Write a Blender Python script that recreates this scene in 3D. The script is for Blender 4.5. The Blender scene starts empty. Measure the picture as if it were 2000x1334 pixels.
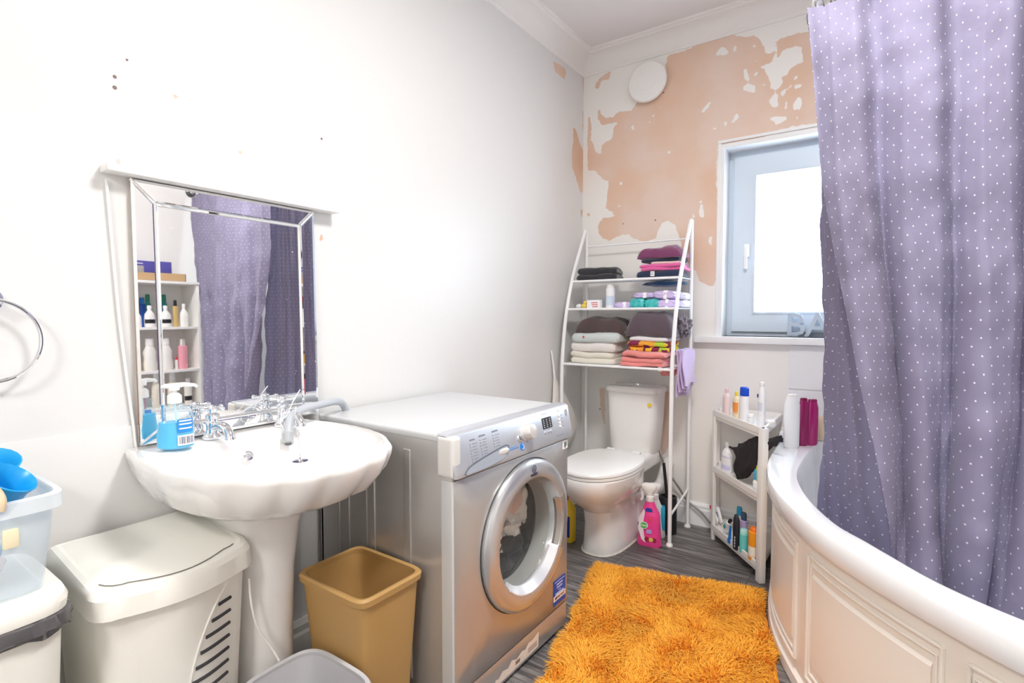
import bpy, bmesh, math, random
import numpy as np
from mathutils import Vector, Matrix, noise
random.seed(7); rng = np.random.default_rng(7)
S = bpy.context.scene; C = S.collection
PI = math.pi
# ------------------------------------------------------------------ camera
FPX = 1038.0
PITCH = math.atan(50/FPX); YAW = math.atan(730/FPX)
CAM = Vector((0, 0, 1.18))
FWD = Vector((-math.sin(YAW)*math.cos(PITCH), math.cos(YAW)*math.cos(PITCH), -math.sin(PITCH)))
RGT = Vector((math.cos(YAW), math.sin(YAW), 0)); UPV = RGT.cross(FWD)
cd = bpy.data.cameras.new('camera'); cam = bpy.data.objects.new('camera', cd); C.objects.link(cam)
cd.sensor_width = 36; cd.lens = 36*FPX/2000; cd.clip_start = 0.05
cam.location = CAM; cam.rotation_euler = FWD.to_track_quat('-Z', 'Y').to_euler()
S.camera = cam
# ------------------------------------------------------------------ light
w = bpy.data.worlds.new('sky'); S.world = w; w.use_nodes = True
bgn = w.node_tree.nodes['Background']; bgn.inputs[0].default_value = (0.72, 0.86, 1.0, 1); bgn.inputs[1].default_value = 9.0
def area(name, loc, size, power, color=(1, 1, 1), rot=(0, 0, 0), sy=None, portal=False):
    l = bpy.data.lights.new(name, 'AREA'); l.energy = power; l.color = color; l.size = size
    if sy: l.shape = 'RECTANGLE'; l.size_y = sy
    else: l.shape = 'DISK'
    o = bpy.data.objects.new(name, l); C.objects.link(o); o.location = loc; o.rotation_euler = rot
    if portal: l.cycles.is_portal = True
    return o
area('ceiling_fill_light', (-0.12, 1.08, 2.70), 0.50, 32, (1.0, 0.975, 0.95))  # unseen fill, added to light the whole room
area('landing_fill_light', (-0.30, -1.10, 2.30), 0.40, 26, (1.0, 0.97, 0.94))  # unseen fill behind the camera, added to brighten the low left side
area('window_portal', (-0.34, 3.20, 1.58), 0.84, 0, rot=(-PI/2, 0, 0), sy=1.0, portal=True)
vs = S.view_settings
vs.view_transform = 'Standard'; vs.look = 'None'; vs.gamma = 1; vs.use_curve_mapping = False; vs.exposure = 0.52
S.cycles.max_bounces = 10; S.cycles.diffuse_bounces = 7; S.cycles.glossy_bounces = 6
S.cycles.transparent_max_bounces = 16; S.cycles.sample_clamp_indirect = 6

# ------------------------------------------------------------------ helpers
def ptray(px, py): return FWD + RGT*((px-1000)/FPX) - UPV*((py-667)/FPX)
def P(px, py, ax, val):
    d = ptray(px, py); i = 'xyz'.index(ax); return CAM + d*((val-CAM[i])/d[i])
MATS = {}
def M(name, col, rough=0.5, metal=0.0, bump=0, bscale=60, var=0, spec=0.5, coat=0, alpha=1, trans=0, sheen=0, emis=None, estr=0, ior=1.45, sss=0):
    if name in MATS: return MATS[name]
    m = bpy.data.materials.new(name); m.use_nodes = True; nt = m.node_tree; b = nt.nodes['Principled BSDF']
    b.inputs['Base Color'].default_value = (*col, 1); b.inputs['Roughness'].default_value = rough
    b.inputs['Metallic'].default_value = metal; b.inputs['Specular IOR Level'].default_value = spec
    b.inputs['Coat Weight'].default_value = coat; b.inputs['Alpha'].default_value = alpha
    b.inputs['Transmission Weight'].default_value = trans; b.inputs['IOR'].default_value = ior
    b.inputs['Sheen Weight'].default_value = sheen
    if emis: b.inputs['Emission Color'].default_value = (*emis, 1); b.inputs['Emission Strength'].default_value = estr
    if bump or var:
        tc = nt.nodes.new('ShaderNodeTexCoord'); n = nt.nodes.new('ShaderNodeTexNoise')
        n.inputs['Scale'].default_value = bscale; n.inputs['Detail'].default_value = 4
        nt.links.new(tc.outputs['Object'], n.inputs['Vector'])
        if bump:
            bp = nt.nodes.new('ShaderNodeBump'); bp.inputs['Strength'].default_value = bump; bp.inputs['Distance'].default_value = 0.004
            nt.links.new(n.outputs['Fac'], bp.inputs['Height']); nt.links.new(bp.outputs['Normal'], b.inputs['Normal'])
        if var:
            mx = nt.nodes.new('ShaderNodeMix'); mx.data_type = 'RGBA'
            mx.inputs[6].default_value = (*[c*(1-var) for c in col], 1); mx.inputs[7].default_value = (*[min(1, c*(1+var)) for c in col], 1)
            nt.links.new(n.outputs['Fac'], mx.inputs[0]); nt.links.new(mx.outputs[2], b.inputs['Base Color'])
    MATS[name] = m; return m
def thin(name, col, mix=0.85, rough=0.05):
    """clear thin plastic or glass: mostly see-through with a gloss coat"""
    m = bpy.data.materials.new(name); m.use_nodes = True; nt = m.node_tree; nt.nodes.clear()
    o = nt.nodes.new('ShaderNodeOutputMaterial'); mx = nt.nodes.new('ShaderNodeMixShader')
    t = nt.nodes.new('ShaderNodeBsdfTransparent'); t.inputs[0].default_value = (*col, 1)
    g = nt.nodes.new('ShaderNodeBsdfPrincipled'); g.inputs['Roughness'].default_value = rough; g.inputs['Base Color'].default_value = (*col, 1)
    mx.inputs[0].default_value = 1-mix
    nt.links.new(t.outputs[0], mx.inputs[1]); nt.links.new(g.outputs[0], mx.inputs[2]); nt.links.new(mx.outputs[0], o.inputs[0])
    MATS[name] = m; return m

def link(name, bm, mat, parent=None, smooth=True, world=False, angle=0.6):
    me = bpy.data.meshes.new(name)
    if isinstance(bm, tuple):
        me.from_pydata(*bm)
    else:
        bmesh.ops.recalc_face_normals(bm, faces=bm.faces) if not getattr(bm, 'keep', False) else None
        bm.to_mesh(me); bm.free()
    o = bpy.data.objects.new(name, me); C.objects.link(o)
    if mat:
        for m_ in (mat if isinstance(mat, list) else [mat]): me.materials.append(m_)
    if parent is not None:
        o.parent = parent
        if world:
            rt = parent
            off = Vector(parent.location)
            while rt.parent: rt = rt.parent; off = off + rt.location
            me.transform(Matrix.Translation(-off))
    if smooth:
        me.polygons.foreach_set('use_smooth', [True]*len(me.polygons))
        try: me.set_sharp_from_angle(angle=angle)
        except Exception: pass
    me.update(); return o
def tag(o, label=None, cat=None, group=None, kind=None):
    if label: o['label'] = label
    if cat: o['category'] = cat
    if group: o['group'] = group
    if kind: o['kind'] = kind
    return o
def thing(name, label, cat, loc=(0, 0, 0), rz=0, group=None):
    o = bpy.data.objects.new(name, None); C.objects.link(o); o.location = loc; o.rotation_euler = (0, 0, rz)
    o.empty_display_size = 0.05
    return tag(o, label, cat, group)
def NB(): return bmesh.new()
def bx(bm, c, s, bev=0, rot=None, segs=2):
    """box with centre c and size s"""
    r = bmesh.ops.create_cube(bm, size=1); vs_ = r['verts']
    mt = Matrix.Translation(c) @ (rot.to_4x4() if rot else Matrix.Identity(4)) @ Matrix.Diagonal((*s, 1))
    bmesh.ops.transform(bm, matrix=mt, verts=vs_)
    if bev:
        es = list({e for v in vs_ for e in v.link_edges})
        bmesh.ops.bevel(bm, geom=es, offset=bev, segments=segs, profile=0.6, affect='EDGES')
    return bm
def bx2(bm, a, b, bev=0, segs=2):
    a = Vector(a); b = Vector(b); return bx(bm, (a+b)/2, [abs(b[i]-a[i]) for i in range(3)], bev, segs=segs)
def rings(bm, rs, closed=True, cap0=True, cap1=True):
    """loft a list of equally long point rings"""
    vv = [[bm.verts.new(p) for p in r] for r in rs]; n = len(rs[0])
    for a, b in zip(vv[:-1], vv[1:]):
        for i in range(n if closed else n-1):
            j = (i+1) % n
            try: bm.faces.new((a[i], a[j], b[j], b[i]))
            except ValueError: pass
    if closed and cap0: bm.faces.new(list(reversed(vv[0])))
    if closed and cap1: bm.faces.new(vv[-1])
    return bm
def sup(cx, cy, z, rx, ry, n=2.0, k=32, rot=0):
    """superellipse ring"""
    out = []
    for i in range(k):
        t = 2*PI*i/k; c, s_ = math.cos(t), math.sin(t)
        x = rx*math.copysign(abs(c)**(2/n), c); y = ry*math.copysign(abs(s_)**(2/n), s_)
        out.append((cx+x*math.cos(rot)-y*math.sin(rot), cy+x*math.sin(rot)+y*math.cos(rot), z))
    return out
def loft(bm, secs, k=32, cap0=True, cap1=True, rot=0):
    """secs: (cx,cy,z,rx,ry,n)"""
    return rings(bm, [sup(*s_[:5], s_[5] if len(s_) > 5 else 2.0, k, rot) for s_ in secs], True, cap0, cap1)
def lathe(bm, prof, c=(0, 0, 0), k=24, ax='z', sx=1, sy=1, cap=True):
    rs = []
    for r, h in prof:
        ring = []
        for i in range(k):
            t = 2*PI*i/k; a, b = r*math.cos(t)*sx, r*math.sin(t)*sy
            p = (a, b, h) if ax == 'z' else ((h, a, b) if ax == 'x' else (b, h, a))
            ring.append((p[0]+c[0], p[1]+c[1], p[2]+c[2]))
        rs.append(ring)
    return rings(bm, rs, True, cap, cap)
def tube(bm, pts, r, k=8, closed=False, caps=True, rz=None):
    pts = [Vector(p) for p in pts]; n = len(pts); rs = []; up = None
    for i, p in enumerate(pts):
        if closed: d = pts[(i+1) % n]-pts[i-1]
        else: d = pts[min(i+1, n-1)]-pts[max(i-1, 0)]
        d.normalize()
        if up is None: up = Vector((0, 0, 1)) if abs(d.z) < 0.9 else Vector((1, 0, 0))
        sd = d.cross(up)
        if sd.length < 1e-5: sd = d.orthogonal()
        sd.normalize(); up = sd.cross(d); ri = r[i] if isinstance(r, (list, tuple)) else r
        rs.append([p+(sd*math.cos(2*PI*j/k)+up*math.sin(2*PI*j/k)*(rz or 1))*ri for j in range(k)])
    if closed: rs.append(rs[0])
    rings(bm, rs, True, caps and not closed, caps and not closed)
    if closed: bmesh.ops.remove_doubles(bm, verts=bm.verts, dist=1e-6)
    return bm
def smooth_pts(pts, n=8, closed=False):
    """Catmull-Rom"""
    pts = [Vector(p) for p in pts]; out = []; m = len(pts)
    rg = range(m) if closed else range(m-1)
    for i in rg:
        g = lambda j: pts[j % m] if closed else pts[max(0, min(m-1, j))]
        p0, p1, p2, p3 = g(i-1), g(i), g(i+1), g(i+2)
        for k in range(n):
            t = k/n
            out.append(0.5*((2*p1)+(p2-p0)*t+(2*p0-5*p1+4*p2-p3)*t*t+(3*p1-p0-3*p2+p3)*t**3))
    if not closed: out.append(pts[-1])
    return out
def prism(bm, poly, h, mt=Matrix.Identity(4)):
    """extrude a 2-D polygon by h along local z, then transform"""
    a = [bm.verts.new(mt @ Vector((x, y, 0))) for x, y in poly]; b = [bm.verts.new(mt @ Vector((x, y, h))) for x, y in poly]
    bm.faces.new(list(reversed(a))); bm.faces.new(b); n = len(poly)
    for i in range(n): bm.faces.new((a[i], a[(i+1) % n], b[(i+1) % n], b[i]))
    return bm
def lump(bm, c, s, amp=0.1, f=3.0, seed=0, sub=3, n=2.0):
    r = bmesh.ops.create_icosphere(bm, subdivisions=sub, radius=1)
    for v in r['verts']:
        p = v.co.normalized()
        if n != 2.0:
            q = (abs(p.x)**n+abs(p.y)**n+abs(p.z)**n)**(1/n); p = p/q
        d = 1+amp*noise.noise(p*f+Vector((seed*3.1, seed*1.7, seed)))
        v.co = Vector((p.x*s[0]*d+c[0], p.y*s[1]*d+c[1], p.z*s[2]*d+c[2]))
    return bm
FX = Matrix(((0, 0, 1, 0), (1, 0, 0, 0), (0, 1, 0, 0), (0, 0, 0, 1)))     # faces +x, reads towards +y
FY = Matrix(((1, 0, 0, 0), (0, 0, -1, 0), (0, 1, 0, 0), (0, 0, 0, 1)))     # faces -y, reads towards +x
def text(name, s, size, mt, mat, parent, depth=0.0004, align='CENTER', sx=1):
    cu = bpy.data.curves.new(name, 'FONT'); cu.body = s; cu.size = size; cu.extrude = depth; cu.align_x = align; cu.align_y = 'CENTER'
    cu.resolution_u = 2; cu.offset = size*0.012
    t = bpy.data.objects.new(name, cu)
    me = bpy.data.meshes.new_from_object(t); bpy.data.objects.remove(t)
    me.transform(mt @ Matrix.Diagonal((sx, 1, 1, 1)))
    me.name = name; me.materials.clear(); me.materials.append(mat)
    o = bpy.data.objects.new(name, me); C.objects.link(o); o.parent = parent; return o

# ------------------------------------------------------------------ materials
white_pl = M('white_plastic', (.86, .85, .83), .35)
white_mt = M('white_metal', (.90, .91, .92), .3)
ceram = M('ceramic', (.86, .845, .83), .08, coat=.3)
chrome = M('chrome', (.85, .87, .9), .06, 1)
silver = M('silver_body', (.54, .53, .52), .30, .6)
silver_lt = M('silver_light', (.60, .63, .68), .3, .5)
silver_top = M('washer_top_grey', (.60, .61, .62), .35)
dark = M('dark_plastic', (.015, .016, .02), .35)
black = M('black_plastic', (.02, .02, .022), .4)
navy_pr = M('navy_print', (.02, .03, .10), .5)
grey_pr = M('grey_print', (.22, .24, .30), .5)
blue_pr = M('blue_print', (.02, .20, .62), .4)
white_pr = M('white_print', (.9, .9, .92), .5)
red_pr = M('red_print', (.65, .04, .06), .4)
cream_pl = M('cream_plastic', (.85, .84, .78), .45, bump=.05, bscale=300)
grey_pl = M('grey_plastic', (.52, .52, .54), .45)
brown_pl = M('brown_plastic', (.46, .275, .10), .45, bump=.08, bscale=400)
acry = M('bath_acrylic', (.87, .88, .90), .12, coat=.3)
panel_m = M('bath_panel_cream', (.86, .80, .73), .28)
coving_m = M('coving_white', (.86, .84, .82), .6)
ceil_m = M('ceiling_paint', (.80, .775, .77), .8)
upvc = M('upvc_white', (.66, .75, .84), .3)
glossw = M('gloss_white_trim', (.86, .87, .88), .3)

# wall paint with places where it has come off the plaster: attribute 'sd' holds the traced outline as a distance
def wallmat(name, paint, plaster1, plaster2, bumpy=0.25):
    m = bpy.data.materials.new(name); m.use_nodes = True; nt = m.node_tree; b = nt.nodes['Principled BSDF']; N = nt.nodes.new; L = nt.links.new
    at = N('ShaderNodeAttribute'); at.attribute_name = 'sd'; tc = N('ShaderNodeTexCoord')
    n1 = N('ShaderNodeTexNoise'); n1.inputs['Scale'].default_value = 38; n1.inputs['Detail'].default_value = 5; L(tc.outputs['Object'], n1.inputs[0])
    ma = N('ShaderNodeMath'); ma.operation = 'MULTIPLY_ADD'; ma.inputs[1].default_value = 0.022; ma.inputs[2].default_value = -0.011; L(n1.outputs[0], ma.inputs[0])
    ad = N('ShaderNodeMath'); ad.operation = 'ADD'; L(at.outputs['Fac'], ad.inputs[0]); L(ma.outputs[0], ad.inputs[1])
    mr = N('ShaderNodeMapRange'); mr.inputs[1].default_value = -0.0012; mr.inputs[2].default_value = 0.0012; L(ad.outputs[0], mr.inputs[0])
    n2 = N('ShaderNodeTexNoise'); n2.inputs['Scale'].default_value = 3.2; n2.inputs['Detail'].default_value = 5; L(tc.outputs['Object'], n2.inputs[0])
    rp = N('ShaderNodeMapRange'); rp.inputs[1].default_value = .38; rp.inputs[2].default_value = .62; L(n2.outputs[0], rp.inputs[0])
    mp = N('ShaderNodeMix'); mp.data_type = 'RGBA'; mp.inputs[6].default_value = (*plaster1, 1); mp.inputs[7].default_value = (*plaster2, 1); L(rp.outputs[0], mp.inputs[0])
    mx = N('ShaderNodeMix'); mx.data_type = 'RGBA'; mx.inputs[6].default_value = (*paint, 1); L(mp.outputs[2], mx.inputs[7]); L(mr.outputs[0], mx.inputs[0]); L(mx.outputs[2], b.inputs['Base Color'])
    n3 = N('ShaderNodeTexNoise'); n3.inputs['Scale'].default_value = 22; n3.inputs['Detail'].default_value = 6; L(tc.outputs['Object'], n3.inputs[0])
    hm = N('ShaderNodeMath'); hm.operation = 'MULTIPLY_ADD'; hm.inputs[1].default_value = -0.35; L(mr.outputs[0], hm.inputs[0]); L(n3.outputs[0], hm.inputs[2])
    bp = N('ShaderNodeBump'); bp.inputs['Strength'].default_value = bumpy; bp.inputs['Distance'].default_value = 0.004; L(hm.outputs[0], bp.inputs['Height']); L(bp.outputs[0], b.inputs['Normal'])
    rg = N('ShaderNodeMapRange'); rg.inputs[3].default_value = .38; rg.inputs[4].default_value = .9; L(mr.outputs[0], rg.inputs[0]); L(rg.outputs[0], b.inputs['Roughness'])
    return m
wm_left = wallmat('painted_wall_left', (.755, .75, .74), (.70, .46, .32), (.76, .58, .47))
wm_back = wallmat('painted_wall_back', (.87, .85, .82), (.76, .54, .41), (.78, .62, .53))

# ------------------------------------------------------------------ the room
X0, X1, Y0, Y1, ZC = -1.585, 1.20, -0.42, 3.03, 2.775
def sdist(pts, poly):
    """signed distance, positive inside; pts (n,2)"""
    poly = np.array(poly); d = np.full(len(pts), 9.0); ins = np.zeros(len(pts), bool)
    for i in range(len(poly)):
        a, b = poly[i-1], poly[i]; e = b-a; L2 = max((e*e).sum(), 1e-12)
        t = np.clip(((pts-a)@e)/L2, 0, 1); q = a+t[:, None]*e; d = np.minimum(d, np.hypot(*(pts-q).T))
        if a[1] != b[1]:
            c = ((a[1] > pts[:, 1]) != (b[1] > pts[:, 1])) & (pts[:, 0] < (b[0]-a[0])*(pts[:, 1]-a[1])/(b[1]-a[1])+a[0]); ins ^= c
    return np.where(ins, d, -d)
def wallgrid(name, us, vs_, fn, mat, patches, holes, hole=None):
    """grid wall; fn(u,v)->xyz; patches and holes are lists of polygons in (u,v)"""
    U, V = np.meshgrid(us, vs_, indexing='ij'); p = np.stack([U.ravel(), V.ravel()], 1)
    sd = np.full(len(p), -1.0)
    for q in patches: sd = np.maximum(sd, sdist(p, q))
    for q in holes: sd = np.minimum(sd, -sdist(p, q))
    sd = np.clip(sd, -.1, .1)
    nv = len(vs_); fs = []
    for i in range(len(us)-1):
        for j in range(nv-1):
            if hole and hole[0]-1e-6 <= us[i] and us[i+1] <= hole[1]+1e-6 and hole[2]-1e-6 <= vs_[j] and vs_[j+1] <= hole[3]+1e-6: continue
            fs.append((i*nv+j, (i+1)*nv+j, (i+1)*nv+j+1, i*nv+j+1))
    o = link(name, ([fn(*q) for q in p], [], fs), mat, smooth=False)
    a = o.data.attributes.new('sd', 'FLOAT', 'POINT'); a.data.foreach_set('value', sd.astype(np.float32))
    return tag(o, kind='structure')
def bk(px, py): q = P(px, py, 'y', Y1); return (q.x, q.z)
def bkc(x, y): return bk(1040+x/2.779, y/2.779)
def lf(px, py): q = P(px, py, 'x', X0); return (q.y, q.z)
def lfc(x, y): return lf(1040+x/2.779, y/2.779)
def ell(f_, cx, cy, rx, ry, a=0, k=10):
    o = []
    for i in range(k):
        t = 2*PI*i/k; r = 1+.22*math.sin(3*t+cx); x = rx*r*math.cos(t); y = ry*r*math.sin(t)
        o.append(f_(cx+x*math.cos(a)-y*math.sin(a), cy+x*math.sin(a)+y*math.cos(a)))
    return o
main = [bkc(*q) for q in [(735,300),(800,285),(870,255),(960,212),(1040,200),(1090,185),(1150,200),(1200,195),(1240,215),(1255,250),(1262,288),(1290,292),(1312,280),(1316,235),(1345,210),(1400,195),(1440,178),(1560,170),(1640,300),(1640,690),(1500,672),(1400,690),(1340,705),(1270,735),(1200,760),(1130,772),(1060,785),(1008,795),(1000,900),(998,1000),(1010,1200),(1005,1334)]]
main += [bk(*q) for q in [(1401,500),(1399,545),(1392,560),(1378,556),(1366,549),(1358,528),(1346,520),(1338,500),(1330,480)]]
main += [bkc(*q) for q in [(800,1300),(790,1260),(775,1222),(735,1195),(700,1215),(680,1260),(668,1295),(610,1315),(560,1298),(520,1275),(490,1275),(450,1290),(420,1306),(380,1295),(360,1265),(357,1220),(380,1185),(450,1172),(430,1150),(398,1130),(405,1075),(415,985),(375,970),(360,948),(345,930),(300,922),(298,740),(303,625),(315,640),(320,690),(318,760),(335,790),(342,828),(372,832),(378,790),(400,770),(435,752),(440,690),(460,672),(455,662),(380,680),(358,650),(352,615),(360,590),(372,620),(400,638),(435,638),(470,605),(500,605),(540,600),(556,575),(575,540),(640,545),(700,500),(725,430),(720,360)]]
p2 = [[bkc(*q) for q in [(345,450),(360,430),(385,410),(430,380),(415,430),(375,440),(358,480),(343,480)]], ell(bkc, 306, 1165, 9, 16),
      [bk(*q) for q in [(1287,765),(1310,765),(1312,800),(1308,850),(1303,880),(1280,900),(1276,860)]], [bk(*q) for q in [(1170,760),(1182,757),(1182,840),(1174,800)]]]
hl = [ell(bkc, 1030, 282, 36, 22, -.2), ell(bkc, 1100, 264, 7, 13), [bkc(*q) for q in [(1145,375),(1162,372),(1178,430),(1172,450),(1210,470),(1208,503),(1180,502),(1148,488),(1150,462),(1165,455),(1150,425)]],
      [bkc(*q) for q in [(920,605),(930,585),(960,552),(968,560),(950,590),(925,612)]], ell(bkc, 1102, 642, 12, 28, .6), ell(bkc, 1045, 672, 8, 14), ell(bkc, 987, 698, 8, 6), ell(bkc, 545, 694, 9, 16), ell(bkc, 740, 829, 13, 7, -.2),
      ell(bkc, 917, 1150, 14, 36), ell(bkc, 965, 1306, 10, 26), ell(bkc, 873, 1172, 7, 14), ell(bkc, 655, 627, 6, 5), ell(bkc, 636, 660, 5, 4), ell(bkc, 690, 582, 8, 6), ell(bkc, 480, 995, 8, 7), ell(bkc, 470, 1120, 7, 6), ell(bkc, 915, 1095, 8, 6),
      [bkc(*q) for q in [(1235,365),(1270,350),(1300,335),(1312,300),(1310,230),(1322,230),(1330,320),(1360,270),(1410,255),(1460,255),(1470,340),(1430,350),(1400,375),(1385,410),(1350,415),(1365,445),(1340,475),(1320,490),(1292,480),(1290,440),(1270,400),(1262,380)]],
      ell(bkc, 1312, 548, 24, 42), ell(bkc, 1440, 566, 24, 36, .3), ell(bkc, 1335, 650, 44, 22, -.1), ell(bkc, 1213, 398, 6, 18, .4), ell(bkc, 1362, 505, 10, 28, .5), ell(bkc, 1400, 470, 18, 8, -.5), ell(bkc, 1378, 572, 6, 24, .2), ell(bkc, 1440, 470, 22, 9, -.3), ell(bkc, 1430, 420, 20, 9, -.9), ell(bkc, 1255, 460, 10, 5), ell(bkc, 1215, 330, 8, 6), ell(bkc, 1185, 322, 7, 5), ell(bkc, 1440, 640, 8, 5), ell(bkc, 1205, 250, 6, 8), ell(bkc, 1130, 195, 30, 8, -.3), ell(bkc, 1192, 180, 6, 18)]
WX0, WX1, WZ0, WZ1 = -0.755, 0.10, 1.070, 2.100
us = np.unique(np.round(np.concatenate([np.linspace(X0, WX0, 84), np.linspace(WX0, -0.2, 56), np.linspace(-0.2, WX1, 6), np.linspace(WX1, X1, 12)]), 5))
vz = np.unique(np.round(np.concatenate([np.linspace(0, .6, 10), np.linspace(.6, WZ0, 40), np.linspace(WZ0, WZ1, 104), np.linspace(WZ1, 2.7, 60), [ZC]]), 5))
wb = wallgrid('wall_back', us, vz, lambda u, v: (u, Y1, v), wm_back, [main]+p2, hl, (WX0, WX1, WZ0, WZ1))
lp = [[lfc(*q) for q in [(112,335),(140,345),(175,370),(182,395),(172,432),(150,412),(122,385)]], [lfc(*q) for q in [(271,425),(288,425),(286,500),(276,520)]], [lfc(*q) for q in [(273,600),(289,600),(291,740),(280,740),(272,690)]],
      [lfc(*q) for q in [(222,690),(236,705),(262,790),(277,820),(279,1040),(262,1048),(252,1020),(235,960),(213,905),(214,820),(222,760)]], ell(lfc, 267, 1155, 6, 22), ell(lf, 388, 205, 3, 5), ell(lf, 392, 180, 2, 12), ell(lf, 628, 465, 4, 7), ell(lf, 468, 298, 4, 3), ell(lf, 342, 190, 5, 4, .6), ell(lf, 198, 205, 4, 3)]
us = np.unique(np.round(np.concatenate([np.linspace(Y0, 0, 8), np.linspace(0, 2.35, 200), np.linspace(2.35, Y1, 90)]), 5))
vz = np.unique(np.round(np.concatenate([np.linspace(0, .9, 8), np.linspace(.9, 2.7, 170), [ZC]]), 5))
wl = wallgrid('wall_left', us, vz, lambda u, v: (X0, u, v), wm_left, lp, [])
for nm, a, b in [('wall_right', (X1, Y0, 0), (X1+.1, Y1, ZC)), ('wall_near', (X0-.1, Y0-.1, 2.05), (X1+.1, Y0, ZC)), ('wall_near_left', (X0-.1, Y0-.1, 0), (-1.0, Y0, 2.05)), ('wall_near_right', (.38, Y0-.1, 0), (X1+.1, Y0, 2.05)), ('wall_added_landing', (-1.5, -2.2, 0), (.95, -2.1, 2.4)), ('wall_added_landing_left', (-1.5, -2.1, 0), (-1.4, Y0-.1, 2.4)), ('wall_added_landing_right', (.85, -2.1, 0), (.95, Y0-.1, 2.4)), ('ceiling_added_landing', (-1.5, -2.2, 2.4), (.95, Y0-.1, 2.5)), ('ceiling', (X0-.1, Y0-.1, ZC), (X1+.1, Y1+.2, ZC+.1))]:  # the unseen landing is added so fill light enters by the doorway
    tag(link(nm, bx2(NB(), a, b), ceil_m if nm == 'ceiling' else M('plain_wall', (.85, .83, .80), .6, bump=.15, bscale=20), smooth=False), kind='structure')
tag(link('wall_back_outer', bx2(bx2(bx2(bx2(NB(), (X0-.1, Y1+.002, 0), (WX0, Y1+.19, ZC)), (WX1, Y1+.002, 0), (X1+.1, Y1+.19, ZC)), (WX0, Y1+.002, 0), (WX1, Y1+.19, WZ0)), (WX0, Y1+.002, WZ1), (WX1, Y1+.19, ZC)), glossw, smooth=False), kind='structure')
tag(link('wall_left_outer', bx2(NB(), (X0-.1, Y0-.1, 0), (X0-.002, Y1+.1, ZC)), glossw, smooth=False), kind='structure')
# unseen door leaf standing open on the added landing behind the camera
dr = tag(link('door_1', bx2(NB(), (.40, -1.34, .008), (.435, -.54, 2.02), .004), glossw), kind='structure')
for zz in (.15, 1.1):
    for yy in (-1.27, -.91): link('door_panel', bx2(NB(), (.393, yy, zz), (.403, yy+.28, zz+.8), .005), glossw, dr)
tag(link('floor_added_landing', bx2(NB(), (-1.5, -2.2, -.06), (.95, Y0-.1, -.001)), M('added_landing_carpet', (.45, .42, .40), .95, bump=.5, bscale=300), smooth=False), kind='structure')  # floor of the landing added for the fill light
# small nail and screw holes
for i, (px, py, r) in enumerate([(224, 150, .0045), (224, 171, .005), (248, 117, .003), (628, 271, .004)]):
    q = P(px, py, 'x', X0); link('screw_hole', lathe(NB(), [(r, X0-.001), (r, X0+.0008), (r*.6, X0+.0012)], (0, q.y, q.z), 10, 'x'), M('wall_plug', (.25, .19, .17), .8), wl)
for i, (px, py, r) in enumerate([(1217, 437, .004), (1280, 430, .005), (1296, 181, .005), (1249, 196, .004), (1172, 799, .005), (1270, 900, .006), (1276, 908, .004)]):
    q = P(px, py, 'y', Y1); link('screw_hole', lathe(NB(), [(r, Y1+.001), (r, Y1-.0008), (r*.6, Y1-.0012)], (q.x, 0, q.z), 10, 'y'), M('wall_plug', (.25, .19, .17), .8), wb)
# lower panelling of the left wall (its top edge shows as a seam) and skirtings
tag(link('trim_1', bx2(NB(), (X0, Y0, .02), (X0+.004, 1.02, .898), .0015), M('lower_wall_paint', (.76, .75, .735), .45, bump=.12, bscale=24)), kind='structure')
old = M('old_skirting_paint', (.66, .64, .60), .6, bump=.3, bscale=40)
def skirt(name, a, b, nrm, h=.12, t=.018, mat=glossw):
    a = Vector(a); b = Vector(b); n = Vector(nrm); pr = [(0, 0), (t, 0), (t, h*.72), (t*.8, h*.78), (t*.8, h*.9), (t*.35, h), (0, h)]
    bm = NB(); rings(bm, [[p+n*u+Vector((0, 0, v)) for u, v in pr] for p in (a, b)])
    return tag(link(name, bm, mat, smooth=False), kind='structure')
skirt('baseboard_left', (X0, Y0, 0), (X0, Y1, 0), (1, 0, 0), .165, .022, old)
skirt('baseboard_back', (X0, Y1, 0), (-.42, Y1, 0), (0, -1, 0), .125, .022)
skirt('baseboard_right', (X1, Y0, 0), (X1, 1.35, 0), (-1, 0, 0), .125, .02)
# coving
def coving(name, a, b, nrm, ext=0):
    a = Vector(a); b = Vector(b); n = Vector(nrm); pr = [(0, 0), (0, -.112), (.006, -.112), (.008, -.100)]
    for i in range(9):
        t = PI/2*i/8; pr.append((.012+.076*(1-math.cos(t)), -.096+.076*math.sin(t)))
    pr += [(.094, -.014), (.106, -.012), (.108, 0)]
    bm = NB(); rings(bm, [[p+n*u+Vector((0, 0, v)) for u, v in pr] for p in (a, b)])
    return tag(link(name, bm, coving_m, angle=.35), kind='structure')
coving('trim_2', (X0, Y0, ZC), (X0, Y1, ZC), (1, 0, 0)); coving('trim_3', (X0, Y1, ZC), (X1, Y1, ZC), (0, -1, 0)); coving('trim_4', (X1, Y0, ZC), (X1, Y1, ZC), (-1, 0, 0))

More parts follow.
